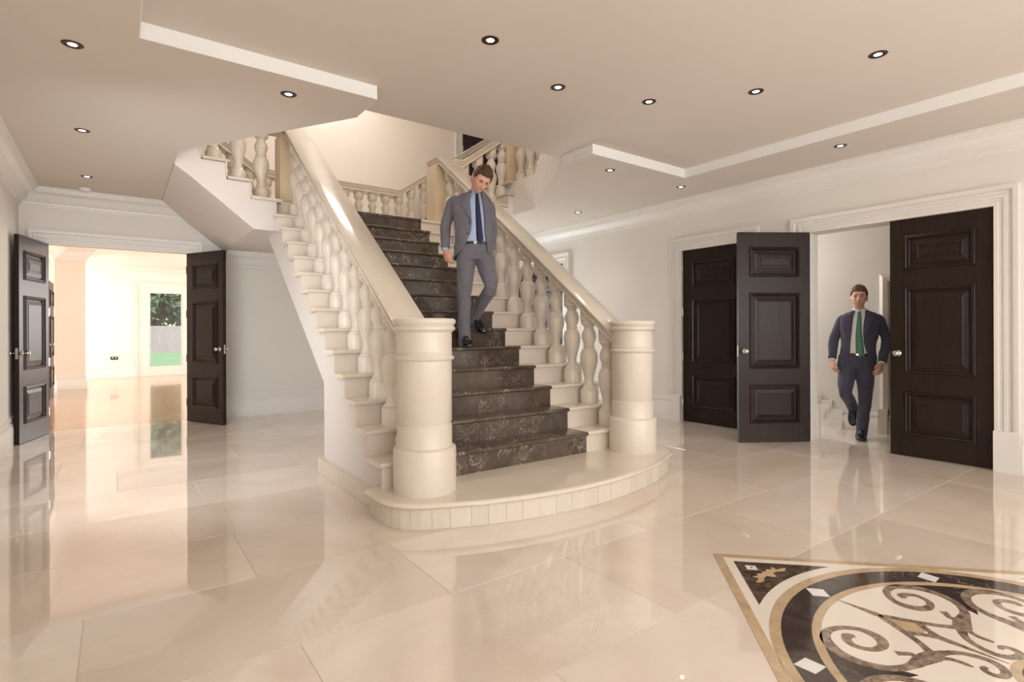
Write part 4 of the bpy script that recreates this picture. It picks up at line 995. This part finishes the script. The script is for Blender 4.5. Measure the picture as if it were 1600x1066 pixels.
def ray_xy(u, t): v = (D + R0 * ((u - 800) / F)) * t; return v, math.atan2(v.y, v.x) - math.pi / 2

# man walking in through the double doors
o2, rz2 = ray_xy(1345, 6.22)
P2 = dict(head=headM((-.018, -.03, 1.612), R(2), R(2), 0, 1.07), neck=(-.008, .0, 1.462), hairmat=hairm2, front=.066, seed=4,
          torso=[(.79, -.040, .0, .190, .122), (.88, -.038, .0, .184, .120), (.98, -.030, 0, .170, .114), (1.08, -.024, 0, .168, .114), (1.18, -.016, 0, .182, .120), (1.28, -.010, 0, .198, .124), (1.36, -.006, .004, .200, .118), (1.405, -.005, .006, .186, .104), (1.437, -.005, .006, .140, .088), (1.462, -.006, .004, .078, .070)],
          arm=[[(-.176, .005, 1.385), (-.268, .04, 1.13), (-.283, -.03, .893), (-.270, -.06, .80)], [(.168, .005, 1.385), (.246, .045, 1.125), (.192, -.13, .865), (.172, -.21, .79)]],
          palm=[(.9, .3, 0), (-.8, .6, 0)], thumb=[(0, -1, 0), (0, -1, 0)], curl=[.55, .5], hs=1.05,
          leg=[[(-.118, .0, .88), (-.152, -.10, .545), (-.088, .23, .335), (-.080, .17, .15)], [(.040, .0, .88), (.040, -.03, .48), (.006, .03, .10), (.000, -.17, .02)]],
          sole=[(0.05, .55, -.40), (0, 0, -1)], ah=[.075, .098], pelvis=(-.039, 0),
          shirt=whiteshirt, suit=navysuit, tiemat=greentie, belt=.965, button=1.14,
          tie=[(1.452, -.012, .020), (1.425, -.012, .013), (1.40, -.012, .020), (1.20, -.020, .030), (1.02, -.010, .040), (.975, -.008, .038), (.935, -.006, .002)],
          open_x=[(.79, -.150, .110), (.88, -.130, .085), (.97, -.110, .062), (1.10, -.102, .028), (1.20, -.094, .022), (1.30, -.084, .026), (1.40, -.072, .040), (1.462, -.055, .045)], hemcut=.06)
person('man in a charcoal blue suit and green tie walking through the double doorway', (o2.x, o2.y, 0.0), rz2, P2)

# man coming down the stairs, head bowed
o1, rz1 = ray_xy(735, 5.35)
P1 = dict(head=headM((.106, -.10, 1.612), R(42), R(15), R(24), 1.15), neck=(.062, -.01, 1.512), hairmat=hairm, front=.068, seed=9, smile=True, open=False,
          torso=[(.855, .030, .0, .192, .128), (.93, .034, .0, .188, .124), (1.02, .036, 0, .178, .118), (1.12, .034, 0, .176, .116), (1.22, .030, 0, .186, .122), (1.32, .022, -.004, .200, .126), (1.40, .016, -.008, .202, .120), (1.45, .020, -.010, .180, .106), (1.485, .034, -.010, .138, .088), (1.512, .058, -.010, .076, .070)],
          arm=[[(-.166, -.005, 1.44), (-.240, .055, 1.20), (-.242, -.01, .945), (-.222, -.03, .86)], [(.186, -.005, 1.41), (.222, .09, 1.18), (.206, .08, .955), (.196, .07, .87)]],
          palm=[(.7, .6, 0), (-.8, .5, 0)], thumb=[(0, -1, 0), (0, -1, 0)], curl=[1.0, .7], hs=1.05,
          leg=[[(-.035, .0, .93), (-.062, -.03, .505), (-.060, .06, .112), (-.010, -.12, .02)], [(.125, .0, .93), (.200, -.06, .590), (.052, .27, .325), (.112, .22, .20)]],
          sole=[(0, 0, -1), (.05, .62, -.62)], ah=[.107, .085], pelvis=(.045, 0),
          shirt=blueshirt, suit=greysuit, tiemat=navytie, belt=1.008, button=1.20,
          tie=[(1.495, .068, .018), (1.47, .068, .012), (1.45, .068, .018), (1.25, .080, .027), (1.05, .094, .034), (1.03, .096, .032), (.985, .098, .002)],
          open_x=[(.855, -.110, .165), (.93, -.080, .168), (1.01, -.040, .160), (1.10, .004, .152), (1.20, .016, .145), (1.30, .008, .138), (1.40, .000, .125), (1.512, .018, .105)], hemcut=.06)
person('man in grey suit, blue shirt and navy tie walking down the stairs with bowed head', (o1.x, o1.y, NZ(5) + .0), rz1, P1)
